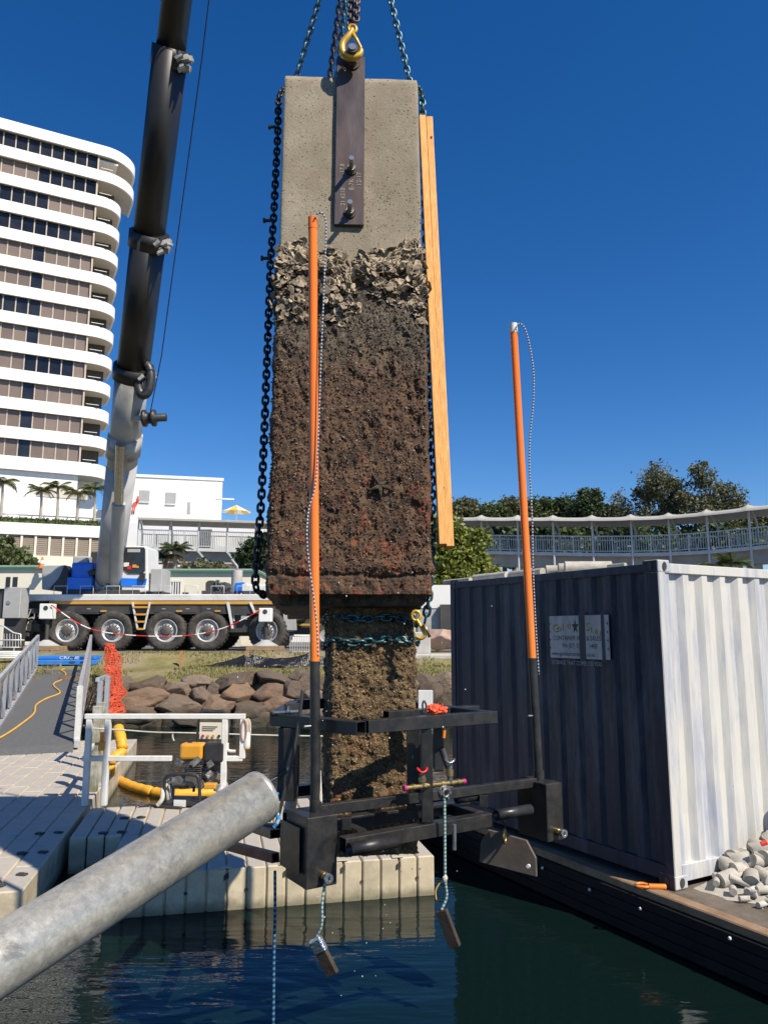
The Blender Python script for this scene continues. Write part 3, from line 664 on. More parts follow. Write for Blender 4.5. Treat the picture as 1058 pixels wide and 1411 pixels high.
# parasol on its terrace
ub = at(326, 716, 58); ut = at(326, 696, 58)
u = thing('parasol', 'yellow and white parasol on the terrace behind the walkway', 'parasol', ub)
MB().cyl(ub - V(0, 0, 1), ut, .05, n=8).build('pole', 'white_paint', u)
for k in range(10):
    a0, a1 = 2 * math.pi * k / 10, 2 * math.pi * (k + 1) / 10
    MB().add([ut, ut + V(1.15 * math.cos(a0), 1.15 * math.sin(a0), -.55), ut + V(1.15 * math.cos(a1), 1.15 * math.sin(a1), -.55)], [(0, 1, 2)]).build('canopy_panel', 'umbrella_yellow' if k % 2 else 'white_paint', u)
# terrace the parasol stands on
tw = thing('terrace', 'cream terrace wall behind the covered walkway', 'wall', (at(330, 720, 60).x, 60, LZ))
MB().box(at(250, 720, 60).x, at(430, 720, 60).x, 57, 66, LZ, at(326, 716, 57).z - .7).build('wall', 'cream_wall', tw)
# ------------------------------------------------------------------ cream sheds with green gutters
def shed(name, label, px0, px1, Y, ytop, wins, bars=False):
    a, c = at(px0, 800, Y), at(px1, 800, Y); zt_ = at((px0 + px1) / 2, ytop, Y).z
    t = thing(name, label, 'shed', (a.x, Y, LZ))
    MB().box(a.x, c.x, Y, Y + 5, LZ - .1, zt_).build('wall', 'cream_wall', t)
    MB().box(a.x - .1, c.x + .1, Y - .15, Y + 5.1, zt_, zt_ + .12).build('gutter', 'green_trim', t)
    MB().box(a.x - .05, c.x + .05, Y - .05, Y + 5, zt_ + .12, zt_ + .2).build('roof', 'cabinet_grey', t)
    for x0, x1, y0, y1 in wins:
        p, q = at(x0, y1, Y - .03), at(x1, y0, Y - .03)
        W = MB().box(p.x, q.x, Y - .03, Y + .03, p.z, q.z).build('window', 'dark_glass', t)
        if bars:
            m_ = MB()
            for k in range(7): x = p.x + (q.x - p.x) * k / 6; m_.box(x - .03, x + .03, Y - .08, Y - .04, p.z, q.z)
            m_.box(p.x - .05, q.x + .05, Y - .09, Y - .05, q.z - .03, q.z + .05); m_.build('window_bars', 'white_paint', W)
    return t
shed('site_shed', 'cream site shed with green gutter and two small dark windows', -40, 66, 42, 784, [(8, 15, 795, 809), (17.5, 25, 795, 809)])
shed('long_shed', 'long cream shed with green gutter and a barred window behind the crane', 222, 352, 40, 789, [(228, 250, 801, 826)], True)
c_ = at(58, 783, 41.5); cn = thing('traffic_cone', 'small orange and white cone on the cream shed roof', 'cone', c_)
MB().cyl(c_ + V(0, 0, -.02), c_ + V(0, 0, .62), .17, .04, 14).build('body', 'orange_plastic', cn); MB().cyl(c_ + V(0, 0, .25), c_ + V(0, 0, .42), .137, .095, 14).build('band', 'white_paint', cn); MB().cbox(c_ + V(0, 0, 0), .4, .4, .04).build('base', 'orange_plastic', cn)
p_ = at(327, 786, 38.5); MB()
vp = thing('vent_pipe', 'grey capped pipe standing in front of the long shed', 'pipe', V(p_.x, p_.y, LZ)); MB().cyl(V(p_.x, p_.y, LZ), p_, .28, n=14).build('pipe', 'concrete_block', vp); MB().tube([p_, p_ + V(0, 0, .2), p_ + V(-.3, 0, .55)], .06, 8).build('spout', 'cabinet_grey', vp)
# things between the pile and the container
p_ = at(575, 830, 33); q_ = at(660, 800, 33)
wv = thing('white_hut', 'white hut with grey lower panels seen past the hanging pile', 'hut', (p_.x, 33, LZ))
MB().box(p_.x, q_.x, 33, 36, at(590, 838, 33).z, at(590, 806, 33).z).build('upper_wall', 'white_paint', wv)
MB().box(p_.x + .02, q_.x - .02, 33.03, 36, LZ, at(590, 838, 33).z).build('lower_wall', 'cabinet_grey', wv)
MB().box(at(606, 838, 32.8).x, q_.x + 1.0, 32.7, 32.95, LZ, at(606, 833, 32.8).z).build('dark_door', 'truck_dark', wv)
def block(name, label, cat, px0, px1, py0, py1, Y, dp, mname, bev=.04):
    a, c = at(px0, py1, Y), at(px1, py0, Y); return tag(MB().box(a.x, c.x, Y, Y + dp, a.z, c.z).build(name, mname, None, bev, 2), label, cat)
block('concrete_block', 'upright grey concrete block standing on the slab beside the pile', 'concrete block', 571, 593, 871, 901, 27.6, .7, 'concrete_block')
block('concrete_slab', 'low weathered concrete slab lying along the grass', 'slab', 560, 640, 901, 914, 27.2, 1.3, 'concrete_block', .06)
bo = boulder_mesh(31); bo.materials[0] = M['stone_pink']
p_ = at(606, 882, 28.4); tag(put('pink_boulder', bo, None, Matrix.Translation(p_) @ Matrix.Diagonal((.62, .5, .5, 1))), 'pinkish boulder beside the upright concrete block', 'boulder')

# ------------------------------------------------------------------ covered walkway on the right and left
def walkway(name, label, st, roof_h, posts_curved=False):
    """st: stations (px, py of deck, depth)"""
    P = [at(*s_) for s_ in st]; t = thing(name, label, 'walkway', V(P[0].x, P[0].y, LZ)); n_ = len(P)
    nrm = []
    for i in range(n_):
        d = (P[min(i + 1, n_ - 1)] - P[max(i - 1, 0)]); nrm.append(V(-d.y, d.x, 0).normalized())
    W = 2.4
    for i in range(n_ - 1):
        a, b_ = P[i], P[i + 1]; na, nb = nrm[i] * W, nrm[i + 1] * W
        MB().add([a, b_, b_ + nb, a + na, a - V(0, 0, .22), b_ - V(0, 0, .22), b_ + nb - V(0, 0, .22), a + na - V(0, 0, .22)], [(0, 1, 2, 3), (7, 6, 5, 4), (4, 5, 1, 0), (6, 7, 3, 2), (5, 6, 2, 1), (7, 4, 0, 3)]).build('deck', 'walk_metal', t)
        dz = V(0, 0, -.22); hz = V(0, 0, -1.0); ia, ib = nrm[i] * .5, nrm[i + 1] * .5
        MB().add([a + ia + dz, b_ + ib + dz, b_ + nb - ib + dz, a + na - ia + dz, a + ia + hz, b_ + ib + hz, b_ + nb - ib + hz, a + na - ia + hz], [(7, 6, 5, 4), (4, 5, 1, 0), (6, 7, 3, 2), (5, 6, 2, 1), (7, 4, 0, 3)]).build('girder', 'walk_concrete', t)
        for side in (0, 1):
            o = V(0, 0, 0) if side == 0 else na; o2 = V(0, 0, 0) if side == 0 else nb
            rl = MB(); rl.bar(a + o + V(0, 0, 1.12), b_ + o2 + V(0, 0, 1.12), .07); rl.bar(a + o + V(0, 0, .12), b_ + o2 + V(0, 0, .12), .05); rl.bar(a.lerp(b_, .5) + o, a.lerp(b_, .5) + o2 + V(0, 0, 1.15), .07)
            rr = rl.build('handrail', 'walk_metal', t); bl = MB()
            for k in range(1, 16):
                if k != 8: q = a.lerp(b_, k / 16) + o.lerp(o2, k / 16); bl.bar(q + V(0, 0, .12), q + V(0, 0, 1.1), .028)
            stuff(bl.build('balusters', 'walk_metal', rr))
        # canopy bay
        if posts_curved:
            m_ = MB(); rows_ = []
            for u_ in (0, 1):
                q, nn = (a, nrm[i]) if u_ == 0 else (b_, nrm[i + 1])
                rows_.append([q + nn * x + V(0, 0, roof_h + z) for x, z in ((-.5, 0), (.4, .16), (1.4, .2), (2.6, .0), (2.6, -.1), (1.4, .08), (.4, .04), (-.5, -.12))])
            m_.grid(rows_, False, True).build('canopy_bay', 'canopy_cloth', t)
        else:
            rows_ = []
            for k in range(9):
                u_ = k / 8; q = a.lerp(b_, u_); nn = nrm[i].lerp(nrm[i + 1], u_); sag = .19 * (1 - abs(2 * u_ - 1) ** 5)
                rows_.append([q + nn * x + V(0, 0, roof_h + z - sag * w_) for x, z, w_ in ((-.75, -.36, .12), (-.7, -.2, .2), (-.35, -.02, .6), (0, .14, 1), (.8, .0, .9), (1.6, -.1, .7), (2.6, -.3, .3))])
            m_ = MB().grid(rows_, True); m_.build('canopy_bay', 'canopy_cloth', t)
    for i, q in enumerate(P):
        if posts_curved:
            MB().tube([q + nrm[i] * x + V(0, 0, z) for x, z in ((2.4, -.2), (2.4, 1.2), (2.2, roof_h * .7), (1.6, roof_h * .9), (.6, roof_h), (-.4, roof_h))], .07, 8).build('post', 'walk_metal', t)
            MB().bar(q + V(0, 0, -.2), q + V(.7, 0, -1.0), .1, .12).build('bracket', 'walk_metal', t)
        MB().cyl(q - V(0, 0, .3 if posts_curved else 1.3), q + V(0, 0, roof_h + .02), .055 if posts_curved else .075, n=8).build('post', 'walk_metal', t)
        if not posts_curved:
            MB().tube([q + nrm[i] * 2.4 + V(0, 0, -.3), q + nrm[i] * 2.3 + V(0, 0, roof_h * .7), q + nrm[i] * .9 + V(0, 0, roof_h - .1)], .07, 6).build('brace', 'walk_metal', t)
        if i % 2 == 1: MB().cyl(V(q.x, q.y, LZ - .3) + nrm[i] * 1.2, q + nrm[i] * 1.2 - V(0, 0, .9), .35, n=14).build('pier', 'walk_concrete', t)
walkway('covered_walkway', 'elevated walkway with peaked fabric canopy running behind the container', [(562, 757, 57), (613, 758, 55.5), (664, 759, 54), (714, 760, 53), (763, 761, 52), (817, 762, 51), (871, 762, 50), (923, 761, 49), (976, 758, 47.5), (1034, 753, 46), (1100, 747, 44.5), (1170, 740, 43)], 2.45)
walkway('curved_walkway', 'elevated walkway with curved steel arms and flat roof behind the crane cab', [(190, 753, 50), (233, 754, 50.4), (273, 755, 50.8), (313, 756, 51.2), (353, 757, 51.6), (395, 758, 52), (440, 758, 53)], 1.85, True)
a = at(277, 752, 55); c = at(291, 731, 55)
dr = thing('dark_doorway', 'dark doorway behind the walkway handrail', 'door', (a.x, 55, a.z)); MB().box(a.x, c.x, 54.9, 55.0, a.z - .3, c.z).build('leaf', 'recess_dark', dr); MB().box(a.x - .1, c.x + .1, 54.88, 55.02, c.z, c.z + .12).build('frame', 'cabinet_grey', dr)
lw = thing('lower_white_wall', 'pale wall under and behind the curved walkway', 'wall', (at(270, 780, 56).x, 56, LZ)); MB().box(at(175, 780, 56).x, at(470, 780, 56).x, 55.05, 56, LZ, at(270, 722, 56).z).build('wall', 'hotel_white', lw)

# ------------------------------------------------------------------ trees
def tree(name, label, px, pyb, Y, crowns, material, n_=4500, leaf=.28, group=None, trunk=.3, bare=0, cat='tree', clump=.16):
    """crowns: (px, py, half-width px, half-height px) in the picture at depth Y; a real volume is filled with leaf clumps"""
    base = at(px, pyb, Y); base.z = LZ - .3; t = thing(name, label, cat, base, group); s = Y / 1050; cen = []
    tot = sum(c_[2] * c_[3] for c_ in crowns); br = MB()
    first = min(crowns, key=lambda c_: -c_[1]); fork = at(first[0], first[1] + first[3] * .6, Y)
    br.tube(catmull([base, base.lerp(fork, .5) + V(.2, 0, 0), fork]), [trunk * (1.2 - .5 * i / 16) for i in range(17)], 10)
    for c_ in crowns:
        C = at(c_[0], c_[1], Y + random.uniform(-1, 1) * c_[2] * s * .4); rx, rz = c_[2] * s, c_[3] * s; ry = max(rx * .8, .5)
        k = max(10, int(n_ * c_[2] * c_[3] / tot)); nc = max(7, k // 38)
        u_ = rng.normal(size=(nc, 3)); u_ /= np.linalg.norm(u_, axis=1)[:, None]; u_ *= rng.uniform(.25, 1, nc)[:, None] ** .5
        cc = u_ * np.array([rx, ry, rz]); cl = clump * (rx + rz)
        idx = rng.integers(0, nc, k); off = np.clip(rng.normal(size=(k, 3)), -1.7, 1.7) * cl * np.array([1, 1, .7]) * rng.uniform(.5, 1.2, nc)[idx][:, None]
        cen.append(np.array(C) + cc[idx] + off)
        br.tube(catmull([fork, fork.lerp(C, .5) + V(0, 0, .15 * rz), C]), [trunk * .5 * (1 - .75 * i / 16) for i in range(17)], 6)
        for j in range(min(nc, 9 + bare)):
            q = C + Vector(cc[j]) * (1.0 + (.12 if bare else 0)); br.tube([C - V(0, 0, rz * .3), C.lerp(q, .5) + V(0, 0, rz * .05), q], [trunk * .2, trunk * .12, trunk * .05], 5)
    br.build('trunk', 'bark', t); quads('crown', np.concatenate(cen), 1, leaf, material, t)
G = 'trees beyond the covered walkway'
tree('gum_tree', 'tall sparse gum with the highest crown behind the walkway', 905, 760, 78, [(905, 662, 22, 26), (888, 685, 16, 20), (925, 680, 22, 22), (908, 705, 26, 22), (935, 708, 20, 16), (890, 720, 22, 18)], 'leaf_gum', 6500, .2, G, .35, 12)
tree('gum_tree', 'gum with rounded crown beside the tallest gum', 968, 760, 76, [(965, 655, 16, 18), (978, 680, 22, 24), (1000, 690, 24, 20), (960, 705, 24, 20), (985, 715, 30, 16), (945, 690, 12, 16)], 'leaf_gum', 6200, .2, G, .3, 10)
tree('pine_tree', 'dark green conifer with a pointed top behind the walkway', 810, 760, 80, [(813, 686, 16, 14), (806, 700, 22, 14), (822, 712, 26, 14), (800, 722, 30, 14)], 'leaf_dark', 9000, .22, G, .3)
tree('bare_tree', 'pale thin twiggy tree between the conifer and the tall gum', 852, 760, 79, [(850, 698, 22, 22), (865, 712, 22, 20), (838, 716, 18, 18), (858, 728, 26, 12)], 'leaf_gum', 3200, .18, G, .22, 24)
for (x, y, w_, h_, mt, lab) in ((640, 700, 26, 15, 'leaf_gum', 'grey green tree next to the hanging timbers'), (680, 706, 24, 14, 'leaf_mid', 'low green tree seen between timbers and orange pole'), (705, 700, 26, 15, 'leaf_gum', 'soft grey green tree behind the second orange pole'), (745, 698, 28, 16, 'leaf_mid', 'rounded green tree just beyond the second orange pole'), (778, 700, 24, 18, 'leaf_dark', 'dense dark tree left of the pointed conifer'), (1015, 705, 20, 18, 'leaf_mid', 'low bushy tree at the end of the tree row'), (1060, 720, 34, 18, 'leaf_gum', 'low tree over the walkway roof beyond the gums')):
    tree('bush_tree', lab, x, 760, 85 + random.uniform(-3, 3), [(x, y, w_ * .8, h_ * .8), (x - w_ * .55, y + h_ * .7, w_ * .7, h_ * .7), (x + w_ * .55, y + h_ * .6, w_ * .7, h_ * .7), (x, y + h_ * 1.5, w_, h_)], mt, 7500, .24, G)
for i, x in enumerate(range(610, 1090, 42)):
    tree('understorey_tree', 'dark leafy shrub showing between the walkway canopy and rail', x, 765, 72 + (i % 3) * 2, [(x, 738, 24, 16), (x - 14, 748, 22, 14), (x + 14, 748, 22, 14), (x, 762, 28, 16)], ('leaf_dark', 'leaf_mid', 'leaf_dark')[i % 3], 2600, .34, 'shrubs seen through the walkway')
tree('yellow_green_tree', 'bright yellow green weeping tree between the pile and the container', 640, 800, 38, [(632, 755, 30, 26), (615, 730, 22, 20), (648, 775, 28, 24), (612, 780, 26, 26), (655, 748, 18, 18), (670, 790, 18, 14), (600, 750, 20, 30), (630, 800, 40, 16)], 'leaf_bright', 9000, .17, None, .16)
tree('shrub', 'dark green shrub in front of the louvre panels', 15, 785, 46, [(10, 768, 22, 14), (-15, 760, 24, 18), (35, 775, 16, 9), (5, 750, 12, 10)], 'leaf_mid', 4200, .2, None, .1, cat='shrub')
tree('shrub', 'dark round bush hidden partly by the hanging chain', 348, 790, 47, [(350, 762, 16, 16), (340, 775, 16, 12), (362, 750, 14, 16), (375, 770, 20, 18)], 'leaf_dark', 3200, .22, None, .1, cat='shrub')
tree('shrub', 'low grey green shrubs on the shed roof line', 285, 790, 44, [(280, 780, 16, 8), (305, 783, 16, 6), (262, 782, 10, 7)], 'leaf_gum', 2000, .18, None, .06, cat='shrub')
b_ = at(242, 790, 44); b_.z = LZ; tp = at(242, 757, 44); dp = palm('stout dragon palm with straw-coloured dead leaves beside the crane cab', b_, tp.z - b_.z, 1.3, 30, 'leaf_mid', None, .45, tr=.2)
fd = frond_mesh(.9, .16, 1.4, 'leaf_straw')
for k in range(18): put('dead_frond', fd, dp, Matrix.Translation(tp - V(0, 0, .35)) @ Matrix.Rotation(k * 2.399, 4, 'Z'))
b_ = at(228, 790, 44.5); b_.z = LZ; palm('dark spiky plant behind the dragon palm', b_, at(228, 768, 44.5).z - b_.z, 1.1, 18, 'leaf_dark', None, .6)
for x, y, lab in ((985, 780, "middle one of the low feathery palms behind the container roof"), (1010, 776, "tallest low feathery palm behind the container roof"), (955, 786, "lowest feathery palm behind the container, next to its corner casting")):
    b_ = at(x, 800, 42); b_.z = LZ; palm(lab, b_, at(x, y, 42).z - b_.z, 1.5, 14, 'leaf_mid', 'palms behind the container', .6)
# ================================================================== CRANE
TY = 29.5                                   # depth of the near wheel faces
def tq(px, py, o=0): return at(px, py, TY + o)
ct = thing('mobile_crane', 'five-axle mobile crane with white carrier deck, blue upperworks and long boom', 'crane', V(tq(230, 890).x, TY + 1.3, LZ))
zdk, zor, zsd0 = tq(200, 819).z, tq(200, 829).z, tq(200, 846).z
xa, xb = tq(30, 825).x, tq(396, 825).x
CW = 2.75
MB().box(xa, xb, TY - .12, TY + CW, zor + .02, zdk).build('deck', 'truck_white', ct, .03)
MB().box(tq(70, 829).x, xb - .1, TY - .10, TY + .02, zor - .10, zor + .015).build('orange_strip', 'truck_orange', ct)
MB().box(tq(52, 840).x, xb - .2, TY - .05, TY + .6, zsd0, zor - .10).build('side_beam', 'truck_dark', ct)
MB().box(tq(40, 840).x, xb - .4, TY + .75, TY + CW - .75, LZ + .55, zor).build('chassis', 'truck_dark', ct)
MB().box(tq(40, 840).x, xb - .2, TY + CW - .6, TY + CW - .02, LZ + 1.0, zor).build('far_beam', 'truck_dark', ct)
for x in (0, 1, 2, 3, 4):
    px = (75, 143, 247, 300, 352)[x]; q = tq(px, 842, -.08); MB().cbox(q, .22, .05, .06).build('marker_lamp', 'truck_orange', ct)
RW_ = .78
wm = MB(); wm.lathe([(RW_ * .56, -.02), (RW_ * .60, -.05), (RW_ * .80, -.09), (RW_ * .93, -.07), (RW_ * .995, .0), (RW_ * .995, .34), (RW_ * .93, .42), (RW_ * .56, .42)], (0, 0, 0), (0, 1, 0), 40)
for k in range(32):
    a = 2 * math.pi * k / 32
    for o_, s_ in ((.06, .12), (.24, -.12)): wm.cbox(V((RW_ + .006) * math.cos(a + s_ * .3), o_, (RW_ + .006) * math.sin(a + s_ * .3)), .022, .15, .05, Matrix.Rotation(-a, 3, 'Y'))
tyre_me = wm.mesh('tyre', 'tyre')
rm = MB(); rm.lathe([(RW_ * .57, -.03), (RW_ * .545, -.045), (RW_ * .51, -.03), (RW_ * .47, .07), (RW_ * .36, .10), (RW_ * .34, .02), (RW_ * .25, .0)], (0, 0, 0), (0, 1, 0), 36); rim_me = rm.mesh('rim', 'rim')
hm = MB(); hm.lathe([(RW_ * .26, .02), (RW_ * .245, -.07), (RW_ * .18, -.10), (RW_ * .02, -.11)], (0, 0, 0), (0, 1, 0), 24)
for k in range(12): a = 2 * math.pi * k / 12; hm.cyl(V(RW_ * .31 * math.cos(a), .05, RW_ * .31 * math.sin(a)), V(RW_ * .31 * math.cos(a), -.02, RW_ * .31 * math.sin(a)), .022, n=6)
hub_me = hm.mesh('hub', 'hub_dark')
for i, px in enumerate((93, 156, 229, 286, 368)):
    c_ = tq(px, 868.5, 0); c_.z = LZ + RW_ - .02; ry = 0 if i < 4 else R(-14)
    for far in (0, 1):
        mw = Matrix.Translation(c_ + V(0, far * (CW - .1), 0)) @ Matrix.Rotation(ry + (math.pi if far else 0), 4, 'Z')
        w_ = put('wheel', tyre_me, ct, mw); 
        for nm, me in (('rim', rim_me), ('hub', hub_me)):
            o = put(nm, me); o.parent = w_
for i, px in enumerate((93, 156, 229, 286)):      # mudguard arcs, mud flaps and locker doors along the side
    c_ = tq(px, 868.5, .02); c_.z = LZ + RW_ - .02
    MB().grid([[c_ + V((RW_ + .1) * math.cos(a), y_, (RW_ + .1) * math.sin(a)) for a in [R(35 + 11 * k) for k in range(11)]] for y_ in (0, .5)]).build('mudguard', 'black_plastic', ct)
for px0, px1 in ((104, 142), (212, 240), (246, 272), (276, 300)):
    a_, b_ = tq(px0, 844, -.055), tq(px1, 834, -.055); MB().box(a_.x, b_.x, TY - .062, TY - .04, a_.z, b_.z).build('locker_door', 'truck_dark', ct, .01)
    MB().cbox(V((a_.x + b_.x) / 2, TY - .07, (a_.z + b_.z) / 2), .14, .02, .03).build('locker_handle', 'cabinet_grey', ct)
for k in range(9):
    x0 = tq(75 + k * 36, 822).x; MB().tube([V(x0, TY - .03, zdk), V(x0, TY - .03, zdk + .32), V(x0 + .5, TY - .03, zdk + .32), V(x0 + .5, TY - .03, zdk)], .014, 5).build('grab_rail', 'truck_white', ct)
g = MB()
for k in range(22):
    x0 = tq(random.uniform(110, 345), 822).x; y0 = TY + random.uniform(.2, .8); g.cbox(V(x0, y0, zdk + .06), random.uniform(.08, .5), .2, random.uniform(.06, .2))
g.build('deck_gear', 'truck_dark', ct, .01)
# ladder between the second and third axles
ld = MB(); a, b_, c_, d_ = tq(183, 830, -.14), tq(190, 867, -.14), tq(207, 830, -.14), tq(199, 867, -.14)
ld.bar(a, b_, .06); ld.bar(c_, d_, .06); L_ = ld.build('ladder', 'truck_white', ct)
for k in range(4): u_ = .18 + k * .27; MB().bar(a.lerp(b_, u_), c_.lerp(d_, u_), .10, .07).build('rung', 'truck_orange', L_)
# front mudguards and equipment bays
for px0, px1, py1 in ((312, 330, 866), (343, 352, 845)): MB().prism([tq(px0, 830, -.12), tq(px0 + 4, 830, -.12), tq(px0 + 10, py1, -.12), tq(px0 + 7, py1, -.12)], (0, .05, 0)).build('bay_edge', 'truck_white', ct)
MB().box(tq(316, 850).x, tq(346, 850).x, TY + .2, TY + .9, LZ + .7, zor - .1).build('equipment_bay', 'truck_dark', ct)
g = MB(); g.cbox(tq(328, 842, .1), .3, .2, .3); g.cyl(tq(322, 838, .1), tq(322, 856, .1), .05, n=8); g.cbox(tq(337, 850, .1), .22, .2, .2); g.build('hydraulic_unit', 'cabinet_grey', ct)
MB().prism([tq(383, 830, -.1), tq(396, 832, -.1), tq(398, 868, -.1), tq(393, 870, -.1), tq(390, 845, -.1)], (0, CW, 0)).build('front_fender', 'cabinet_grey', ct)
# rear end: outriggers, dark machinery, jack boxes
rr = MB(); rr.box(tq(28, 830).x, tq(63, 830).x, TY + .2, TY + CW - .2, LZ + .35, zor)
for k in range(14): q = tq(random.uniform(30, 60), random.uniform(835, 885), random.uniform(-.1, .2)); rr.cbox(q, random.uniform(.15, .5), random.uniform(.2, .5), random.uniform(.1, .4))
rr.build('rear_machinery', 'truck_dark', ct, .02)
g = MB()
for k in range(7): q = tq(random.uniform(34, 60), random.uniform(828, 860), -.2); g.cyl(q, q + V(random.uniform(-.3, .3), 0, random.uniform(-.35, .1)), .025, n=6)
g.build('pipework', 'cabinet_grey', ct)
def jack(px, pyt, pyb, name='outrigger'):
    t_ = MB(); a = tq(px, pyt, -.5); t_.box(a.x - .26, a.x + .22, a.y - .15, a.y + .25, tq(px, pyb, -.5).z, a.z); o = t_.build(name, 'white_paint', ct, .02)
    MB().cyl(V(a.x - .02, a.y - .16, (a.z + tq(px, pyb, -.5).z) / 2 + .12), V(a.x - .02, a.y - .14, (a.z + tq(px, pyb, -.5).z) / 2 + .12), .09, n=14).build('reflector', 'truck_dark', o)
    MB().cyl(V(a.x, a.y + .05, tq(px, pyb, -.5).z), V(a.x, a.y + .05, LZ + .35), .07, n=12).build('jack_leg', 'truck_dark', o)
    MB().cyl(V(a.x, a.y + .05, LZ + .20), V(a.x, a.y + .05, LZ + .42), .5, .1, 18).build('jack_foot', 'cabinet_grey', o)
    MB().bar(V(a.x, a.y + .1, a.z - .1), V(a.x, TY + 1.0, a.z - .1), .25).build('outrigger_beam', 'truck_dark', o)
    return a
j1 = jack(67, 832, 853); j2 = jack(367, 838, 857)
# upperworks: slewing table, counterweight, blue engine housing, operator cab
def up(px0, px1, py0, py1, o0, o1, name, mt, bev=.03): a, c = at(px0, py1, TY + .9), at(px1, py0, TY + .9); return MB().box(a.x, c.x, TY + o0, TY + o1, a.z, c.z).build(name, mt, ct, bev, 2)
up(95, 200, 814, 821, .2, 2.5, 'slew_table', 'truck_dark')
up(101, 135, 797, 814, .25, 2.4, 'blue_cover', 'truck_blue')
up(103, 134, 776, 799, .5, 2.4, 'engine_housing', 'truck_blue', .08)
up(104, 126, 767, 778, .6, 2.3, 'grey_hood', 'cabinet_grey', .06)
up(122, 138, 760, 800, 1.0, 2.2, 'dark_machinery', 'truck_dark')
a = [at(64, 813, TY + .9), at(64, 780, TY + .9), at(95, 780, TY + .9), at(93, 792, TY + .9), at(74, 813, TY + .9)]
MB().prism([V(p.x, TY + .5, p.z) for p in a], (0, 1.9, 0)).build('counterweight', 'cabinet_grey', ct, .03)
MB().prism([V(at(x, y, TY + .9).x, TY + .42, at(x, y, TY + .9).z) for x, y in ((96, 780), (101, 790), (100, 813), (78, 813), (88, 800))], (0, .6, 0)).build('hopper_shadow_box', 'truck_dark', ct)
g = MB()
for k in range(26):
    q = at(random.uniform(128, 178), random.uniform(772, 814), TY + random.uniform(.5, .9)); g.cbox(q, random.uniform(.08, .4), .3, random.uniform(.08, .35), Matrix.Rotation(random.uniform(-.5, .5), 3, 'Y'))
g.build('hydraulics', 'truck_dark', ct, .01)
g = MB()
for k in range(16): q = at(random.uniform(132, 160), random.uniform(785, 814), TY + .42); g.cyl(q, q + V(random.uniform(-.35, .35), 0, random.uniform(-.4, .2)), .035, n=6)
g.build('hoses', 'collar_grey', ct)
MB().prism([V(at(x, y, TY + .9).x, TY + .5, at(x, y, TY + .9).z) for x, y in ((136, 816), (136, 800), (150, 788), (164, 800), (164, 816))], (0, .35, 0)).build('boom_pivot', 'cabinet_grey', ct, .02)
MB().prism([V(at(x, y, TY + .9).x, TY + 1.7, at(x, y, TY + .9).z) for x, y in ((136, 816), (136, 800), (150, 788), (164, 800), (164, 816))], (0, .35, 0)).build('boom_pivot', 'cabinet_grey', ct, .02)
cb = [at(x, y, TY + .9) for x, y in ((174.5, 817), (175, 757), (178, 754.5), (207, 754.5), (210, 757), (210, 815), (200, 817))]
cabo = MB().prism([V(p.x, TY + .3, p.z) for p in cb], (0, 1.5, 0)).build('cab', 'truck_white', ct, .04, 2)
MB().prism([V(at(x, y, TY + .9).x, TY + .26, at(x, y, TY + .9).z) for x, y in ((174.6, 798), (209.6, 799), (207, 809), (174.4, 808.5))], (0, .035, 0)).build('blue_stripe', 'truck_blue', cabo)
MB().prism([V(at(x, y, TY + .9).x, TY + .262, at(x, y, TY + .9).z) for x, y in ((177.5, 787), (177.5, 759), (180, 756.5), (205, 756.5), (207, 759), (207, 788), (203, 792), (184, 792))], (0, .03, 0)).build('windscreen', 'dark_glass', cabo)
MB().cbox(V(at(192, 761, TY + .9).x, TY + .255, at(192, 761, TY + .9).z), .5, .02, .13).build('sun_visor', 'cabinet_grey', cabo)
MB().bar(V(at(198, 784, TY + .9).x, TY + .25, at(198, 784, TY + .9).z), V(at(205, 772, TY + .9).x, TY + .25, at(205, 772, TY + .9).z), .025).build('wiper', 'black_plastic', cabo)
for px, py, mt, s_ in ((182, 780, 'white_plastic', .2), (186, 784, 'red_plastic', .16), (193, 782, 'engine_yellow', .15), (197, 783, 'engine_yellow', .1)):
    MB().cbox(V(at(px, py, TY + .9).x, TY + .245, at(px, py, TY + .9).z), s_, .02, s_ * .8).build('cab_clutter', mt, cabo)
MB().cbox(V(at(204, 797, TY + .9).x, TY + .2, at(204, 797, TY + .9).z), .2, .1, .3).build('work_lamp', 'black_plastic', cabo)
up(212, 229, 785, 816, .4, 1.6, 'grey_cabinet', 'cabinet_grey')
g = MB(); g.prism([V(at(x, y, TY + .9).x, TY + .8, at(x, y, TY + .9).z) for x, y in ((284, 822), (284, 803), (288, 800), (296, 800), (300, 803), (312, 802), (314, 822))], (0, 1.0, 0)); g.build('winch_housing', 'truck_dark', ct, .03)
g = MB()
for k in range(8): q = at(300 + k * 2.6, random.uniform(802, 818), TY + .8); g.cbox(q, .12, .2, random.uniform(.1, .35))
g.build('winch_gear', 'engine_metal', ct)
# boom: telescopic, from the pivot to above the hanging pile
bb = at(147.5, 812, TY + 1.25); mlk = V(-.24, 6.15, 9.6); tipxy = V(mlk.x, mlk.y, 0)
rb = ray(243, 0)
s_ = (rb.x * bb.y - bb.x) / ((tipxy.x - bb.x) - rb.x * (tipxy.y - bb.y)); yb = bb.y + (tipxy.y - bb.y) * s_
tip = V(tipxy.x, tipxy.y, bb.z + (EZ + rb.z * yb - bb.z) / s_)
bd = (tip - bb).normalized(); bl = (tip - bb).length; bx, by, _ = frame_of(bd, V(0, 1, 0))
def bp(s__): return bb + bd * s__
def s_at(py):   # distance along the boom where it crosses picture row py
    lo, hi = 0, bl
    for _ in range(40):
        md = (lo + hi) / 2; p = bp(md); z = p.z - EZ; zc = p.y * CT + z * ST; yy = 705.5 - FPX * (z * CT - p.y * ST) / zc
        if yy > py: lo = md
        else: hi = md
    return lo
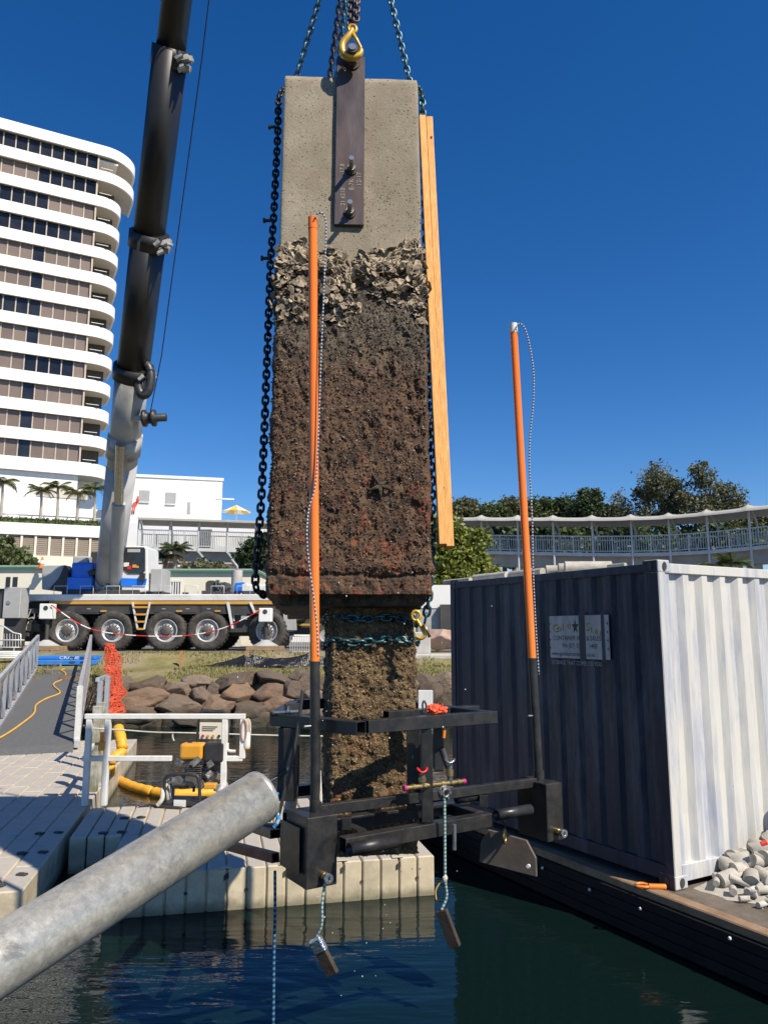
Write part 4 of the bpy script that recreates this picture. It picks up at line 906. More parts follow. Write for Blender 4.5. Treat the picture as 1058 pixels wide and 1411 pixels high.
def sect(s0, s1, w_, h_, name, mt, w0=None):
    """rounded box-section of the boom: flat top, curved belly"""
    rows_ = []
    for s__, w_ in ((s0, w0 or w_), (s1, w_)):
        prof = []
        for k in range(28):
            a = 2 * math.pi * k / 28; cx, cy = math.cos(a), math.sin(a); ex = .55 if cy > 0 else .8
            prof.append(bp(s__) + bx * (w_ / 2) * math.copysign(abs(cx) ** ex, cx) + by * (h_ / 2) * math.copysign(abs(cy) ** ex, cy))
        rows_.append(prof)
    m_ = MB().grid(rows_, True, True); o = len(m_.v)
    m_.f += [list(range(27, -1, -1)), list(range(28, 56))]; m_.sm += [False, False]
    return m_.build(name, mt, ct)
s1, s2, s3 = s_at(505), s_at(322), s_at(68)
def bw(py, px):  # width in metres of px pixels at row py
    p = bp(s_at(py)); return px * (p.y * CT + (p.z - EZ) * ST) / FPX
sect(-.5, s_at(640), bw(640, 36), 1.1, 'base_section', 'boom_grey', bw(800, 29)); sect(s_at(640), s1, bw(560, 41), 1.1, 'base_section', 'boom_grey', bw(640, 36))
sect(s1, s2, bw(420, 38.5), 1.2, 'telescopic_section', 'boom_black'); sect(s2, s3, bw(200, 38), 1.1, 'telescopic_section', 'boom_black'); sect(s3, s3 + 8, bw(30, 34), .92, 'telescopic_section', 'boom_black'); sect(s3 + 8, bl - .6, .62, .7, 'telescopic_section', 'boom_black')
for sc, w_, in ((s1, bw(505, 47)), (s2, bw(322, 47)), (s3, bw(68, 45)), (s3 + 8, .9)):
    o = sect(sc - .45, sc + .05, w_ * 1.02, w_ * 1.12, 'collar', 'boom_black')
    for k in range(9):
        a = -1.25 + k * .24; c_ = bp(sc - .2) + bx * -w_ * .54 * math.cos(a) + by * w_ * .58 * math.sin(a) if False else bp(sc - .1 - .25 * (k % 2)) - by * 0 + (bx * math.cos(a) - by * math.sin(a) * 1.0) * w_ * .56
        MB().cbox(c_, .22, .12, .16, Matrix.Rotation(-a, 3, 'Y')).build('slide_pad', 'collar_grey', o)
    MB().bar(bp(sc - .1) + bx * w_ * .5, bp(sc - .1) + bx * w_ * .78, .07).build('rope_guide', 'collar_grey', o)
# lift cylinder, belly fork, hose drum, sheave
lb, lt = at(160, 812, TY + .75), bp(s_at(612)) - by * .55 * 0 + V(.15, -.75, -.2)
MB().cyl(lb, lb.lerp(lt, .62), .24, n=20).build('lift_cylinder', 'cabinet_grey', ct); MB().cyl(lb.lerp(lt, .6), lt, .17, n=18).build('lift_rod', 'steel_bright', ct)
sect(s_at(628), s_at(600), bw(610, 41), 1.2, 'saddle_sleeve', 'collar_grey')
q = bp(s_at(582)) + V(0, -.5, 0); MB().lathe([(.02, 0), (.3, 0), (.3, .1), (.2, .12), (.2, .3), (.3, .32), (.3, .42), (.14, .44), (.14, .8), (.02, .82)], q + V(.75, 0, 0), (1, 0, .05), 20).build('hose_drum', 'black_plastic', ct)
MB().bar(q + V(.4, 0, 0), q + V(.8, 0, 0), .16).build('drum_bracket', 'cabinet_grey', ct)
q = bp(s_at(530)) + V(.62, -.5, 0); MB().tube([q + V(.22 * math.cos(a), 0, .55 * math.sin(a)) for a in [2 * math.pi * k / 20 for k in range(20)]], .16, 8, True).build('hose_loop', 'black_plastic', ct)
MB().tube([bp(s_at(585)) + V(.95, -.5, 0), bp(s_at(480)) + bx * .95, bp(s3) + bx * .95, bp(bl - 1) + bx * .6], .018, 5).build('measuring_cable', 'black_plastic', ct)
MB().cyl(tip - bd * .9 - bx * .3, tip - bd * .9 + bx * .3, .45, n=24).build('head_sheave', 'cabinet_grey', ct)
# ropes, block, master link over the slings
rt = tip - bd * .9; hk = V(mlk.x, mlk.y, mlk.z + 1.7)
for k, dx in enumerate((-.16, .16)): MB().cyl(V(rt.x + dx, rt.y - .1, rt.z - .2), hk + V(dx, 0, .5), .013, n=6).build('hoist_rope', 'truck_dark', ct)
hb = thing('hook_block', 'crane hook block on hoist ropes above the slings', 'hook block', hk - V(0, 0, 1))
MB().cbox(hk, .5, .25, 1.0).build('block_body', 'engine_yellow', hb, .05, 2); MB().tube(catmull([hk - V(0, 0, .4), hk + V(.0, 0, -.95), hk + V(.16, 0, -1.15), hk + V(.12, 0, -1.45), hk + V(-.1, 0, -1.5), hk + V(-.2, 0, -1.3)]), .05, 10).build('hook', 'truck_dark', hb)
ml = MB().tube([mlk + V(.09 * math.cos(a), 0, .17 * math.sin(a) + .06) for a in [2 * math.pi * k / 24 for k in range(24)]], .02, 8, True).build('master_link', 'hook_yellow'); tag(ml, 'oval steel master link gathering the sling chains', 'master link')

# red and white tape along the truck
P = [j1 + V(.2, -.2, -.05), tq(130, 868, -.6), tq(230, 877, -.6), tq(300, 868, -.6), j2 + V(-.2, -.2, -.1)]
hang('red and white barrier tape sagging along the crane wheels', P, .022, 'tape_band', 'tape', 'barrier_tape', k=20)
P = [j1 + V(-.2, -.2, 0), tq(85, 848, -.6), tq(110, 862, -.65)]
# timber packing under the jacks
for px, lab in ((67, 'stacked timber packing under the rear outrigger foot'), (367, 'stacked timber packing under the front outrigger foot')):
    a = tq(px, 838, -.5); t_ = thing('timber_packing', lab, 'timber', V(a.x, a.y, LZ))
    for k in range(4): MB().box(a.x - .7 + k * .36, a.x - .7 + k * .36 + .3, a.y - .5, a.y + .6, LZ - .15, LZ + .03).build('sleeper', 'mat_timber', t_, .01)
    for k in range(3): MB().box(a.x - .65, a.x + .65, a.y - .45 + k * .35, a.y - .45 + k * .35 + .3, LZ + .035, LZ + .19).build('sleeper', 'mat_timber', t_, .01)

# second vehicle: blue and white truck beyond the front axle
Y2 = 33.5
def sq(px, py, o=0): return at(px, py, Y2 + o)
t2 = thing('service_truck', 'navy, blue and white truck with phone number lettering behind the crane', 'truck', V(sq(400, 880).x, Y2 + 1, LZ))
MB().box(sq(322, 810).x, sq(520, 810).x, Y2, Y2 + 2.3, sq(400, 828).z, sq(400, 815).z).build('number_panel', 'navy_paint', t2, .02)
MB().prism([sq(x, y, .05) for x, y in ((322, 815), (324, 803), (336, 802), (345, 808), (350, 815))], (0, 2.1, 0)).build('blue_cowl', 'truck_blue', t2, .03)
MB().prism([sq(x, y, .03) for x, y in ((333, 815), (333, 805), (341, 803), (342, 806), (360, 806), (430, 800), (430, 815))], (0, 2.1, 0)).build('white_cowl', 'truck_white', t2, .03)
MB().box(sq(345, 840).x, sq(520, 840).x, Y2 + .3, Y2 + 2, LZ + .6, sq(400, 828).z).build('chassis', 'truck_dark', t2)
MB().box(sq(400, 840).x, sq(520, 840).x, Y2 + .02, Y2 + .2, sq(400, 862).z, sq(400, 860).z + .02).build('orange_strip', 'truck_orange', t2)
w2 = MB(); w2.lathe([(.3, 0), (.5, -.05), (.62, 0), (.62, .35), (.3, .38)], sq(408, 838, -.1), (0, 1, 0), 30); w2.build('wheel_arch', 'tyre', t2)
for px in (450, 500):
    c_ = sq(px, 870, 0); c_.z = LZ + .55; w_ = MB().lathe([(.3, 0), (.5, -.05), (.55, 0), (.55, .35), (.3, .38)], c_, (0, 1, 0), 30).build('wheel', 'tyre', t2); MB().lathe([(.31, 0), (.2, .05), (.02, 0)], c_, (0, 1, 0), 20).build('rim', 'rim', w_)
tx = sq(329, 825, -.02); text('phone_number', '1300 44', .36, rotm(V(1, 0, 0), V(0, 0, 1), V(0, -1, 0), tx), 'white_paint', t2, .004, xs=1.25)
# left edge of the site: grey cabinet, wire fence, hose roll, blue crane mats
a = tq(3, 852, -1.2); b_ = tq(30, 809, -1.2)
gc = thing('grey_cabinet', 'tall pale grey steel cabinet at the back of the crane', 'cabinet', V(a.x, TY - 1.2, LZ))
MB().box(a.x, b_.x, TY - 1.2, TY - .5, a.z, b_.z).build('body', 'cabinet_grey', gc, .02); MB().cyl(V(a.x + .2, TY - 1.22, (a.z + b_.z) / 2), V(a.x + .2, TY - 1.19, (a.z + b_.z) / 2), .08, n=12).build('lock', 'steel_bright', gc)
MB().box(a.x - .9, a.x - .01, TY - 1.1, TY - .5, a.z, b_.z - .05).build('side', 'truck_dark', gc); MB().box(a.x, b_.x, TY - 1.0, TY - .6, LZ - .1, a.z).build('plinth', 'truck_dark', gc)
fe = thing('wire_fence', 'short galvanised wire crowd barrier on the grass', 'fence', V(at(10, 895, 27.6).x, 27.6, LZ))
fy = 27.6; fp_ = lambda x, y: at(x, y, fy)
g = MB(); g.tube([fp_(-20, 893), fp_(-20, 860), fp_(4, 862), fp_(19, 872), fp_(29, 874), fp_(29, 892)], .03, 6); g.tube([fp_(-20, 892), fp_(30, 892)], .02, 6); g.tube([fp_(-20, 882), fp_(34, 882)], .025, 6); g.build('frame', 'walk_metal', fe)
for k in range(12): x = -18 + k * 4; MB().cyl(fp_(x, 892), fp_(x, 864 if x < 6 else 873), .012, n=5).build('bar', 'walk_metal', fe)
for x in (-10, 20): MB().cyl(fp_(x, 892), V(fp_(x, 892).x, fy, land_z(fp_(x, 892).x, fy) - .05), .02, n=6).build('foot', 'walk_metal', fe)
hr = thing('hose_roll', 'coiled white layflat hose lying by the wire barrier', 'hose', at(12, 903, 27.0))
for k in range(4): c_ = at(10, 906 - k * 2.4, 26.9); MB().tube([c_ + V(.75 * math.cos(a), .3 * math.sin(a), 0) for a in [2 * math.pi * j / 20 for j in range(20)]], .045, 6, True).build('coil', 'white_plastic', hr)
def stake(px, py0, py1, Y, lab): a, c = at(px, py1, Y), at(px, py0, Y); tag(MB().bar(a - V(0, 0, .2), c, .11, .07).build('timber_stake', 'stake'), lab, 'stake')
stake(37, 891, 915, 26.6, 'orange-brown timber stake beside the hose coil'); stake(250, 897, 918, 26.6, 'thin timber stake on the grass where the black film starts'); stake(340, 898, 921, 26.4, 'timber stake holding up the middle of the black film')
for k, (y0, y1, dx) in enumerate(((909.5, 916.5, 0), (904, 909, .15))):
    a, c = at(41 + dx * 20, y1, 26.3 + .15 * k), at(129, y0, 26.3 + .15 * k)
    o = thing('blue_crane_mat', ('lower' if k == 0 else 'upper') + ' blue plastic crane mat at the head of the gangway', 'mat', V(a.x, 26.3, a.z), 'blue crane mats')
    MB().box(a.x, c.x, 26.3 + .3 * k, 27.3 + .3 * k, a.z, c.z).build('slab', 'blue_mat', o, .02)
    for px in (100, 115): q = at(px, (y0 + y1) / 2 - 1, 26.29 + .3 * k); MB().cbox(q, .18, .03, .04).build('grip_slot', 'truck_dark', o)
    if k == 1: text('lettering', 'CRANE', .14, rotm(V(1, 0, 0), V(0, 0, 1), V(0, -1, 0), at(82, 908.2, 26.585)), 'white_paint', o, 0, xs=1.5)
# black silt film draped from stake to stake
def film(label, P0, P1, sag, hgt):
    rows_ = []
    for i in range(31):
        u_ = i / 30; p = P0.lerp(P1, u_) - V(0, 0, sag * 4 * u_ * (1 - u_)); col_ = []
        for j in range(9):
            w_ = j / 8; col_.append(V(p.x, p.y - .35 * w_ + .06 * fbm(V(u_ * 5, w_ * 2, P0.x)), p.z - hgt * (.35 + .65 * abs(2 * u_ - 1)) * w_ + .02 * fbm(V(u_ * 6, w_ * 3, 2))))
        rows_.append(col_)
    tag(MB().grid(rows_).build('black_film', 'black_film'), label, 'plastic film')
film('black plastic film sagging between two timber stakes', at(252, 918, 26.6), at(340, 901, 26.4), .12, .45)
film('black plastic film draped from the stake towards the pile', at(340, 899, 26.4), at(425, 900, 26.6), .18, .55)
film('black plastic film lying on the grass behind the pile', at(425, 900, 26.6), at(560, 903, 26.8), .2, .5)
# small wire cage past the front wheel
wc = thing('wire_cage', 'low wire mesh cage on the grass past the front wheel', 'cage', at(412, 898, 28.6)); 
for k in range(9): MB().cyl(at(400 + k * 3.2, 899, 28.6), at(400 + k * 3.2, 877, 28.6), .015, n=5).build('wire', 'walk_metal', wc)
MB().tube([at(399, 877, 28.6), at(427, 876, 28.6)], .02, 6).build('rail', 'walk_metal', wc); MB().tube([at(399, 898, 28.6), at(427, 898, 28.6)], .02, 6).build('rail', 'walk_metal', wc)
# ================================================================== GANGWAY, PONTOONS AND THINGS ON THEM
PZ = .38; KP = 1.0
PO = onz(599, 1179, PZ); pu = (onz(330, 1196, PZ) - PO).normalized(); pw = V(pu.y, -pu.x, 0)   # pu: left along the front edge, pw: back
if pw.y < 0: pw = -pw
pu = pu * KP; pw = pw * KP
def pq2(u_, w_, z=PZ): q = PO + pu * u_ + pw * w_; return V(q.x, q.y, z)
def plank_mesh(wd_, ln, ht, ch=.012):
    return MB().par((0, 0, 0), pu * wd_, pw * ln, V(0, 0, -ht)).mesh('plank', 'pontoon', ch, 1)
PM = {}
def plank(parent, u_, w_, wd_, ln, ht=.62):
    key = (round(wd_, 3), round(ln, 3), ht)
    if key not in PM: PM[key] = plank_mesh(wd_, ln, ht)
    put('plank', PM[key], parent, Matrix.Translation(pq2(u_, w_, PZ + random.uniform(-.003, .003))))
cp = thing('floating_pontoon', 'cream ribbed floating pontoon under the hanging steel frame', 'pontoon', pq2(1.6, 1.5, 0))
PWD = .19
nP = 17
for i in range(nP):
    for r in range(2): plank(cp, i * PWD + .006, r * 1.5 + .004, PWD - .016, 1.49)
MB().par(pq2(.03, .03, PZ - .025), pu * (nP * PWD - .06), pw * 2.94, V(0, 0, -.5)).build('float_core', 'pontoon', cp)
for i in range(3):
    plank(cp, nP * PWD + .006 + i * PWD, 1.5 + .004, PWD - .016, 1.49)
# coupling pockets along the front edge and lower notches
for i in range(6):
    u_ = .36 + i * .57
    MB().prism([pq2(u_, -.003, PZ - .03), pq2(u_ + .045, -.003, PZ - .06), pq2(u_ + .045, -.003, PZ - .11), pq2(u_, -.003, PZ - .085)], -pw * .004).build('coupling_pocket', 'pontoon_dark', cp)
    MB().prism([pq2(u_ - .03, .0, PZ), pq2(u_ + .09, .0, PZ), pq2(u_ + .09, .10, PZ), pq2(u_ - .03, .10, PZ)], V(0, 0, .012)).build('coupling_tab', 'pontoon', cp, .004)
    MB().cyl(pq2(u_ - .17, -.002, PZ - .2), pq2(u_ - .17, -.006, PZ - .2), .016, n=10).build('drain_hole', 'pontoon_dark', cp)
lp = thing('landing_pontoon', 'long grey beige plank pontoon leading to the gangway', 'pontoon', pq2(5.5, 4, 0))
U0 = 3.86; LWD = .26
for i in range(16):
    w_ = -.27 - (0); off = (.0, .38, .19)[i % 3]; first = True; wcur = -.27
    while wcur < 9.6:
        ln = .76 if not first else .76 - off; first = False
        ln = min(ln, 9.62 - wcur)
        if ln > .1: plank(lp, U0 + i * LWD + .004, wcur + .004, LWD - .010, round(ln - .008, 3))
        wcur += ln if ln > .1 else .76
MB().par(pq2(U0 + .03, -.24, PZ - .02), pu * (16 * LWD - .06), pw * 9.8, V(0, 0, -.5)).build('float_core', 'pontoon', lp)
# couplers (paired black caps) along the module joints
for u_, w_ in ((3.95, 1.75), (4.15, 1.75), (3.95, .95), (4.15, .95), (4.75, .75), (4.9, .75), (3.45, 1.62), (3.25, 1.62), (3.98, .2), (5.6, 1.2), (3.3, 2.3), (3.1, 2.3), (4.1, -.1)):
    q = pq2(u_, w_, PZ); o = MB().cbox(q + V(0, 0, .008), .10, .06, .022, Matrix.Rotation(-.2, 3, 'Z')).build('coupler_cap', 'pontoon_dark', lp, .006); MB().cyl(q + V(0, 0, .019), q + V(0, 0, .024), .018, n=10).build('slot', 'truck_dark', o)

# ------------------------------------------------------------------ gangway
nr, fr_ = onz(102, 1026, PZ + .1), at(121, 922, 25.6)
gd = (fr_ - nr); gw = V(-gd.y, gd.x, 0).normalized(); 
if gw.x > 0: gw = -gw
GW = 1.5
gy = thing('gangway', 'sloping aluminium gangway with grey grit deck', 'gangway', nr)
MB().par(nr, gd, gw * GW, V(0, 0, -.08)).build('deck', 'ramp_grit', gy)
MB().prism([nr, nr + gw * GW, nr + gw * GW - gd.normalized() * .35 - V(0, 0, .09), nr - gd.normalized() * .35 - V(0, 0, .09)], V(0, 0, -.02)).build('toe_plate', 'ramp_grit', gy)
H = 1.08
def truss(side, name):
    o = gw * (GW if side else 0) + (gw if side else -gw) * .05; t_ = MB(); n_ = 9
    u0 = 0.02
    t_.bar(nr + o, fr_ + o, .09, .12); t_.bar(nr + o + gd * u0 + V(0, 0, H), fr_ + o + V(0, 0, H), .08, .08)
    b_ = t_.build(name, 'aluminium', gy)
    for k in range(n_ + 1):
        p = nr + o + gd * (u0 + (1 - u0) * k / n_)
        MB().bar(p, p + V(0, 0, H), .06 if k else .09).build('upright', 'gate_white' if k == 0 else 'aluminium', gy)
        if k < n_:
            q = nr + o + gd * (u0 + (1 - u0) * (k + 1) / n_); MB().bar(p + V(0, 0, H * .97), q + V(0, 0, .06), .045).build('diagonal', 'aluminium', gy)
truss(0, 'side_truss'); truss(1, 'side_truss')
# end hoop of the gate by the foot of the gangway
P = []
for px, py in ((15, 1000), (0, 1010)): pass
gup = gd.normalized().cross(gw).normalized(); gup = gup if gup.z > 0 else -gup
def gq(u_, w_, h=0): return nr + gd * u_ + gw * w_ + gup * h
cord_pts = [gq(-.02, 1.62, .05), gq(.10, 1.32, .02), gq(.2, 1.12, .02), gq(.30, .98, .02), gq(.40, 1.02, .02), gq(.48, .86, .02), gq(.56, .58, .02), gq(.66, .78, .02), gq(.72, .82, .02), gq(.80, .62, .02), gq(.9, .62, .02), gq(.97, .78, .02), gq(1.0, .7, .02)]
hang('yellow extension cord winding up the gangway deck', cord_pts, .022, 'yellow_cord', 'cord', 'extension_cord')
# orange safety mesh hung outside the right-hand truss
net = thing('safety_mesh', 'crumpled orange safety mesh draped beside the gangway rail', 'safety mesh', gq(.4, -.25))
tl = [(147, 887, 24.2), (152, 925, 21.5), (150, 965, 18.8), (146, 985, 17.6)]; tr = [(157, 890, 24.0), (164, 935, 21.2), (167, 972, 18.6), (161, 986, 17.4)]
def net_p(u_, v_):
    a = catmull([at(*p) for p in tl], 10); b_ = catmull([at(*p) for p in tr], 10); k = u_ * (len(a) - 1); i = min(int(k), len(a) - 2); f_ = k - i
    p = a[i].lerp(a[i + 1], f_).lerp(b_[i].lerp(b_[i + 1], f_), v_)
    return p + V(.14 * math.sin(v_ * 19 + u_ * 9), .3 * fbm(V(u_ * 9, v_ * 6, 1)), .08 * fbm(V(u_ * 14, v_ * 9, 5)))
NU, NV = 52, 18; g1 = MB(); g2 = MB()
for i in range(NU + 1): g1.tube([net_p(i / NU, j / NV) for j in range(NV + 1)], .011, 4)
for j in range(NV + 1): g2.tube([net_p(i / NU, j / NV) for i in range(0, NU + 1)], .010, 4)
stuff(g1.build('mesh_strands', 'orange_net', net)); stuff(g2.build('mesh_cords', 'orange_net', net))

# ------------------------------------------------------------------ white gate on the pontoon edge
GYD = 10.55
gt = thing('white_gate', 'white square-tube gate railing at the back of the pontoon', 'gate', at(230, 1105, GYD))
def gp(px, py, dy=0): return at(px, py, GYD + dy)
def gpz(px, dy=0): p = at(px, 1100, GYD + dy); return V(p.x, p.y, PZ)
zt_, zm_ = gp(200, 987).z, gp(200, 1045).z
def post(px, dy, z0, z1, mt='gate_white', w_=.075): p = at(px, 1045, GYD + dy); MB().box(p.x - w_ / 2, p.x + w_ / 2, p.y - w_ / 2, p.y + w_ / 2, z0, z1).build('post', mt, gt, .006)
def rail(px0, px1, z, mt='gate_white', dy0=0, dy1=0, w_=.066):
    a, c = at(px0, 1000, GYD + dy0), at(px1, 1000, GYD + dy1); MB().bar(V(a.x, a.y, z), V(c.x, c.y, z), w_).build('rail', mt, gt, .006)
rail(117, 338, zt_); rail(117, 239, zm_); rail(308, 336, zm_)
post(121, 0, PZ, zt_ - .039); post(147, 0, PZ, zt_ - .039); post(309, 0, PZ, zt_ - .039); post(334, 0, zm_, zt_ - .039)
for px, dy in ((131, .9), (137, 1.5)): post(px, dy, PZ - .3, zt_ + .05, 'slimy_white', .11)
post(133, 2.6, PZ, zt_ + .3, 'aluminium'); post(143, 3.2, PZ, zt_ + .35, 'aluminium')
rail(131, 143, zt_ + .32, 'aluminium', 2.6, 3.6); rail(121, 137, zm_ + .05, 'gate_white', .04, 1.6, .06)
a = gp(309, 1040); MB().tube(catmull([a + V(.04, -.0, .15), a + V(.05, 0, .06), a + V(.15, 0, .045)]), .02, 6).build('corner_gusset', 'gate_white', gt)
# tag, float and bottle hung on it
p = gp(140.5, 1028, -.1); o = thing('yellow_tag', 'yellow plastic tag hanging on an orange strap from the gate', 'tag', p); MB().cbox(p, .085, .03, .12).build('tag_body', 'engine_yellow', o, .008); MB().cbox(p + V(0, 0, .12), .05, .02, .12).build('strap', 'orange_plastic', o)
p = gp(340, 1026, 0); o = thing('white_bottle', 'white plastic bottle with a faded label hanging on the gate end', 'bottle', p); MB().lathe([(.02, .17), (.03, .16), (.045, .14), (.05, .1), (.05, -.03), (.045, -.04), (.01, -.04)], p, (0, 0, 1), 14).build('bottle_body', 'white_plastic', o); MB().cyl(p + V(0, 0, -.05), p + V(0, 0, -.02), .046, n=14).build('label_band', 'engine_yellow', o)
p = gp(339, 1006, 0); o = thing('rope_coil', 'small pink and white rope coil hooked on the gate end', 'rope coil', p)
for k in range(4): MB().tube([p + V(.035 * math.cos(a) + .012 * (k - 1.5), .03 * (k - 1.5), .14 * math.sin(a)) for a in [2 * math.pi * j / 16 for j in range(16)]], .012, 6, True).build('turn', 'rope_white' if k % 2 else 'stone_pink', o)
# mooring line across the water behind the gate
P = [at(118, 1003, 11.2), at(170, 1006, 11.3), at(212, 1009, 11.3), at(260, 1010, 11.3), at(330, 1012, 11.4), at(415, 1014, 11.5), at(575, 1016, 11.6)]
hang('thin pale mooring line stretched behind the white gate', P, .012, 'rope_white', name='mooring_line')
hang('short frayed rope end hanging from the mooring line', [at(239, 1009, 11.3), at(238, 1015, 11.3), at(240, 1021, 11.3)], .013, 'rope_white', name='rope_end')
# yellow floating boom
P = [at(163, 1003, 12.3), at(168, 1020, 12.2), at(166, 1038, 12.0), at(156, 1046, 11.9), at(150, 1056, 11.8), at(157, 1070, 11.6), at(178, 1082, 11.4), at(205, 1090, 11.3), at(240, 1095, 11.2), at(300, 1092, 11.3)]
P = [V(p.x, p.y, p.z) for p in P]
for i in (5, 6, 7, 8, 9): q = onz((157, 178, 205, 240, 300)[i - 5], (1070, 1082, 1090, 1095, 1092)[i - 5], WZ + .05); P[i] = q
P = [at(163, 1003, 12.6), at(167, 1018, 12.4), at(168, 1036, 12.3), at(155, 1046, 12.2), at(151, 1058, 12.3)] + P[5:]
fb = thing('floating_boom', 'yellow floating containment boom curving along the water', 'floating boom', P[6])
pts = catmull(P, 10); cut = 34
for i0 in range(0, len(pts) - 2, 18):
    sg = pts[i0:i0 + 19]
    if len(sg) > 2: MB().tube(sg, [.085 * (.75 if j in (0, len(sg) - 1) else 1 + .05 * math.sin(j * 1.7)) for j in range(len(sg))], 10).build('float_segment', 'yellow_boom', fb)

# ------------------------------------------------------------------ engine-driven pump unit
pb = onz(255, 1113, PZ); px_ = V(1, -.1, 0).normalized(); py_ = V(.1, 1, 0).normalized()
def uq(x, y, z): x, y, z = x * 1.16, y * 1.1, z * 1.16; return pb + px_ * x + py_ * y + V(0, 0, z)
pm = thing('pump_unit', 'petrol engine pump on a wheeled frame with yellow fuel tank', 'pump', pb)
MB().par(uq(-.3, -.02, .02), px_ * .52, py_ * .4, V(0, 0, .05)).build('base_tray', 'black_plastic', pm, .01)
MB().par(uq(-.12, -.035, .015), px_ * .16, py_ * .012, V(0, 0, .085)).build('label_card', 'white_plastic', pm)
def roundbox(o, a, b_, c, nm, mt, bev=.03): return MB().par(o, a, b_, c).build(nm, mt, pm, bev, 3)
roundbox(uq(-.13, .1, .50), px_ * .32, py_ * .22, V(0, 0, .21), 'fuel_tank', 'engine_yellow', .04)
MB().cyl(uq(-.03, .2, .69), uq(-.03, .2, .715), .035, n=14).build('fuel_cap', 'black_plastic', pm)
roundbox(uq(.16, .1, .48), px_ * .27, py_ * .22, V(0, 0, .25), 'air_filter_box', 'black_plastic', .03)
e_ = MB()
for k in range(46):
    c_ = uq(random.uniform(-.12, .34), random.uniform(.08, .3), random.uniform(.2, .5)); e_.cbox(c_, random.uniform(.03, .14), random.uniform(.03, .1), random.uniform(.02, .1), Matrix.Rotation(random.uniform(-.7, .7), 3, 'Y') @ Matrix.Rotation(random.uniform(-.6, .6), 3, 'Z'))
for k in range(9): z = .26 + k * .022; e_.par(uq(-.02, .06, z), px_ * .2, py_ * .2, V(0, 0, .008))
e_.build('engine_block', 'engine_metal', pm, .004)
MB().cyl(uq(.05, .04, .3), uq(.05, .1, .3), .09, n=20).build('recoil_cover', 'hub_dark', pm)
MB().cyl(uq(-.2, .16, .25), uq(-.02, .16, .25), .075, n=18).build('pump_head', 'engine_metal', pm)
MB().par(uq(.2, .02, .2), px_ * .16, py_ * .1, V(0, 0, .07)).build('yellow_guard', 'engine_yellow', pm, .01)
for x in (-.27, .38):
    c_ = uq(x, .18, .13); wl_ = MB().lathe([(.06, -.05), (.11, -.055), (.15, -.03), (.155, 0), (.15, .03), (.11, .055), (.06, .05)], c_, px_, 24).build('wheel', 'cabinet_grey', pm); MB().lathe([(.06, -.04), (.02, -.05), (.02, .05), (.06, .04)], c_, px_, 18).build('hub', 'white_plastic', wl_)
MB().tube(catmull([uq(-.23, .0, .06), uq(-.24, -.02, .3), uq(-.15, -.03, .36), uq(.1, -.03, .36), uq(.16, -.03, .3), uq(.17, 0, .06)]), .022, 8).build('front_bumper', 'black_plastic', pm)
MB().tube([uq(-.03, .38, .1), uq(-.03, .40, .55), uq(-.01, .42, .95), uq(.03, .42, 1.0), uq(.31, .42, 1.0), uq(.35, .42, .95), uq(.35, .40, .5), uq(.35, .36, .1)], .018, 8).build('push_handle', 'black_plastic', pm)
MB().tube(catmull([uq(.02, .4, 1.0), uq(.08, .4, 1.02), uq(.18, .4, 1.01), uq(.3, .4, 1.02)]), .03, 8).build('hand_grip', 'black_plastic', pm)
pnl = MB().par(uq(.01, .395, .70), px_ * .34, py_ * .012, V(0, 0, .22)).build('control_panel', 'cream_wall', pm)
for k, mt in enumerate(('magenta_plastic', 'engine_yellow', 'engine_yellow', 'black_plastic')): c_ = uq(.055 + k * .062 + (.01 if k == 3 else 0), .388, .735); MB().cyl(c_, c_ - py_ * .006, .02, n=12).build('knob', mt, pnl)
for k in range(3): MB().par(uq(.04, .392, .84 - k * .022), px_ * (.22 - .03 * k), -py_ * .003, V(0, 0, .007)).build('panel_line', 'text_dark', pnl)
MB().tube(catmull([uq(-.2, .05, .28), uq(-.26, -.0, .2), uq(-.25, -.05, .1), uq(-.3, -.06, .03)]), .03, 8).build('suction_hose', 'rope_white', pm)
# odd black straps lying on the pontoon by the pump
hang('black hose lying on the pontoon in front of the pump', [uq(-.52, -.05, .02), uq(-.4, .0, .02), uq(-.25, -.06, .02), uq(0, -.1, .02)], .018, 'black_plastic', 'hose', 'black_hose')

# ------------------------------------------------------------------ galvanised pipe in the foreground
ga, gb = at(361, 1096, 3.0), at(0, 1322, 2.28); gdv = (ga - gb).normalized()
ga = gb + gdv * (ga - gb).length
gpipe = thing('galvanised_pipe', 'large spangled galvanised steel pipe jutting out over the water', 'pipe', gb - gdv * 1.2)
MB().pipe(gb - gdv * 1.6, ga + gdv * .0, .094, .007, 64).build('pipe_wall', 'galvanised', gpipe)
MB().lathe([(.0935, 0), (.0955, .004), (.0955, .012), (.0935, .016)], ga - gdv * .02, gdv, 48).build('pipe_lip', 'galvanised', gpipe)
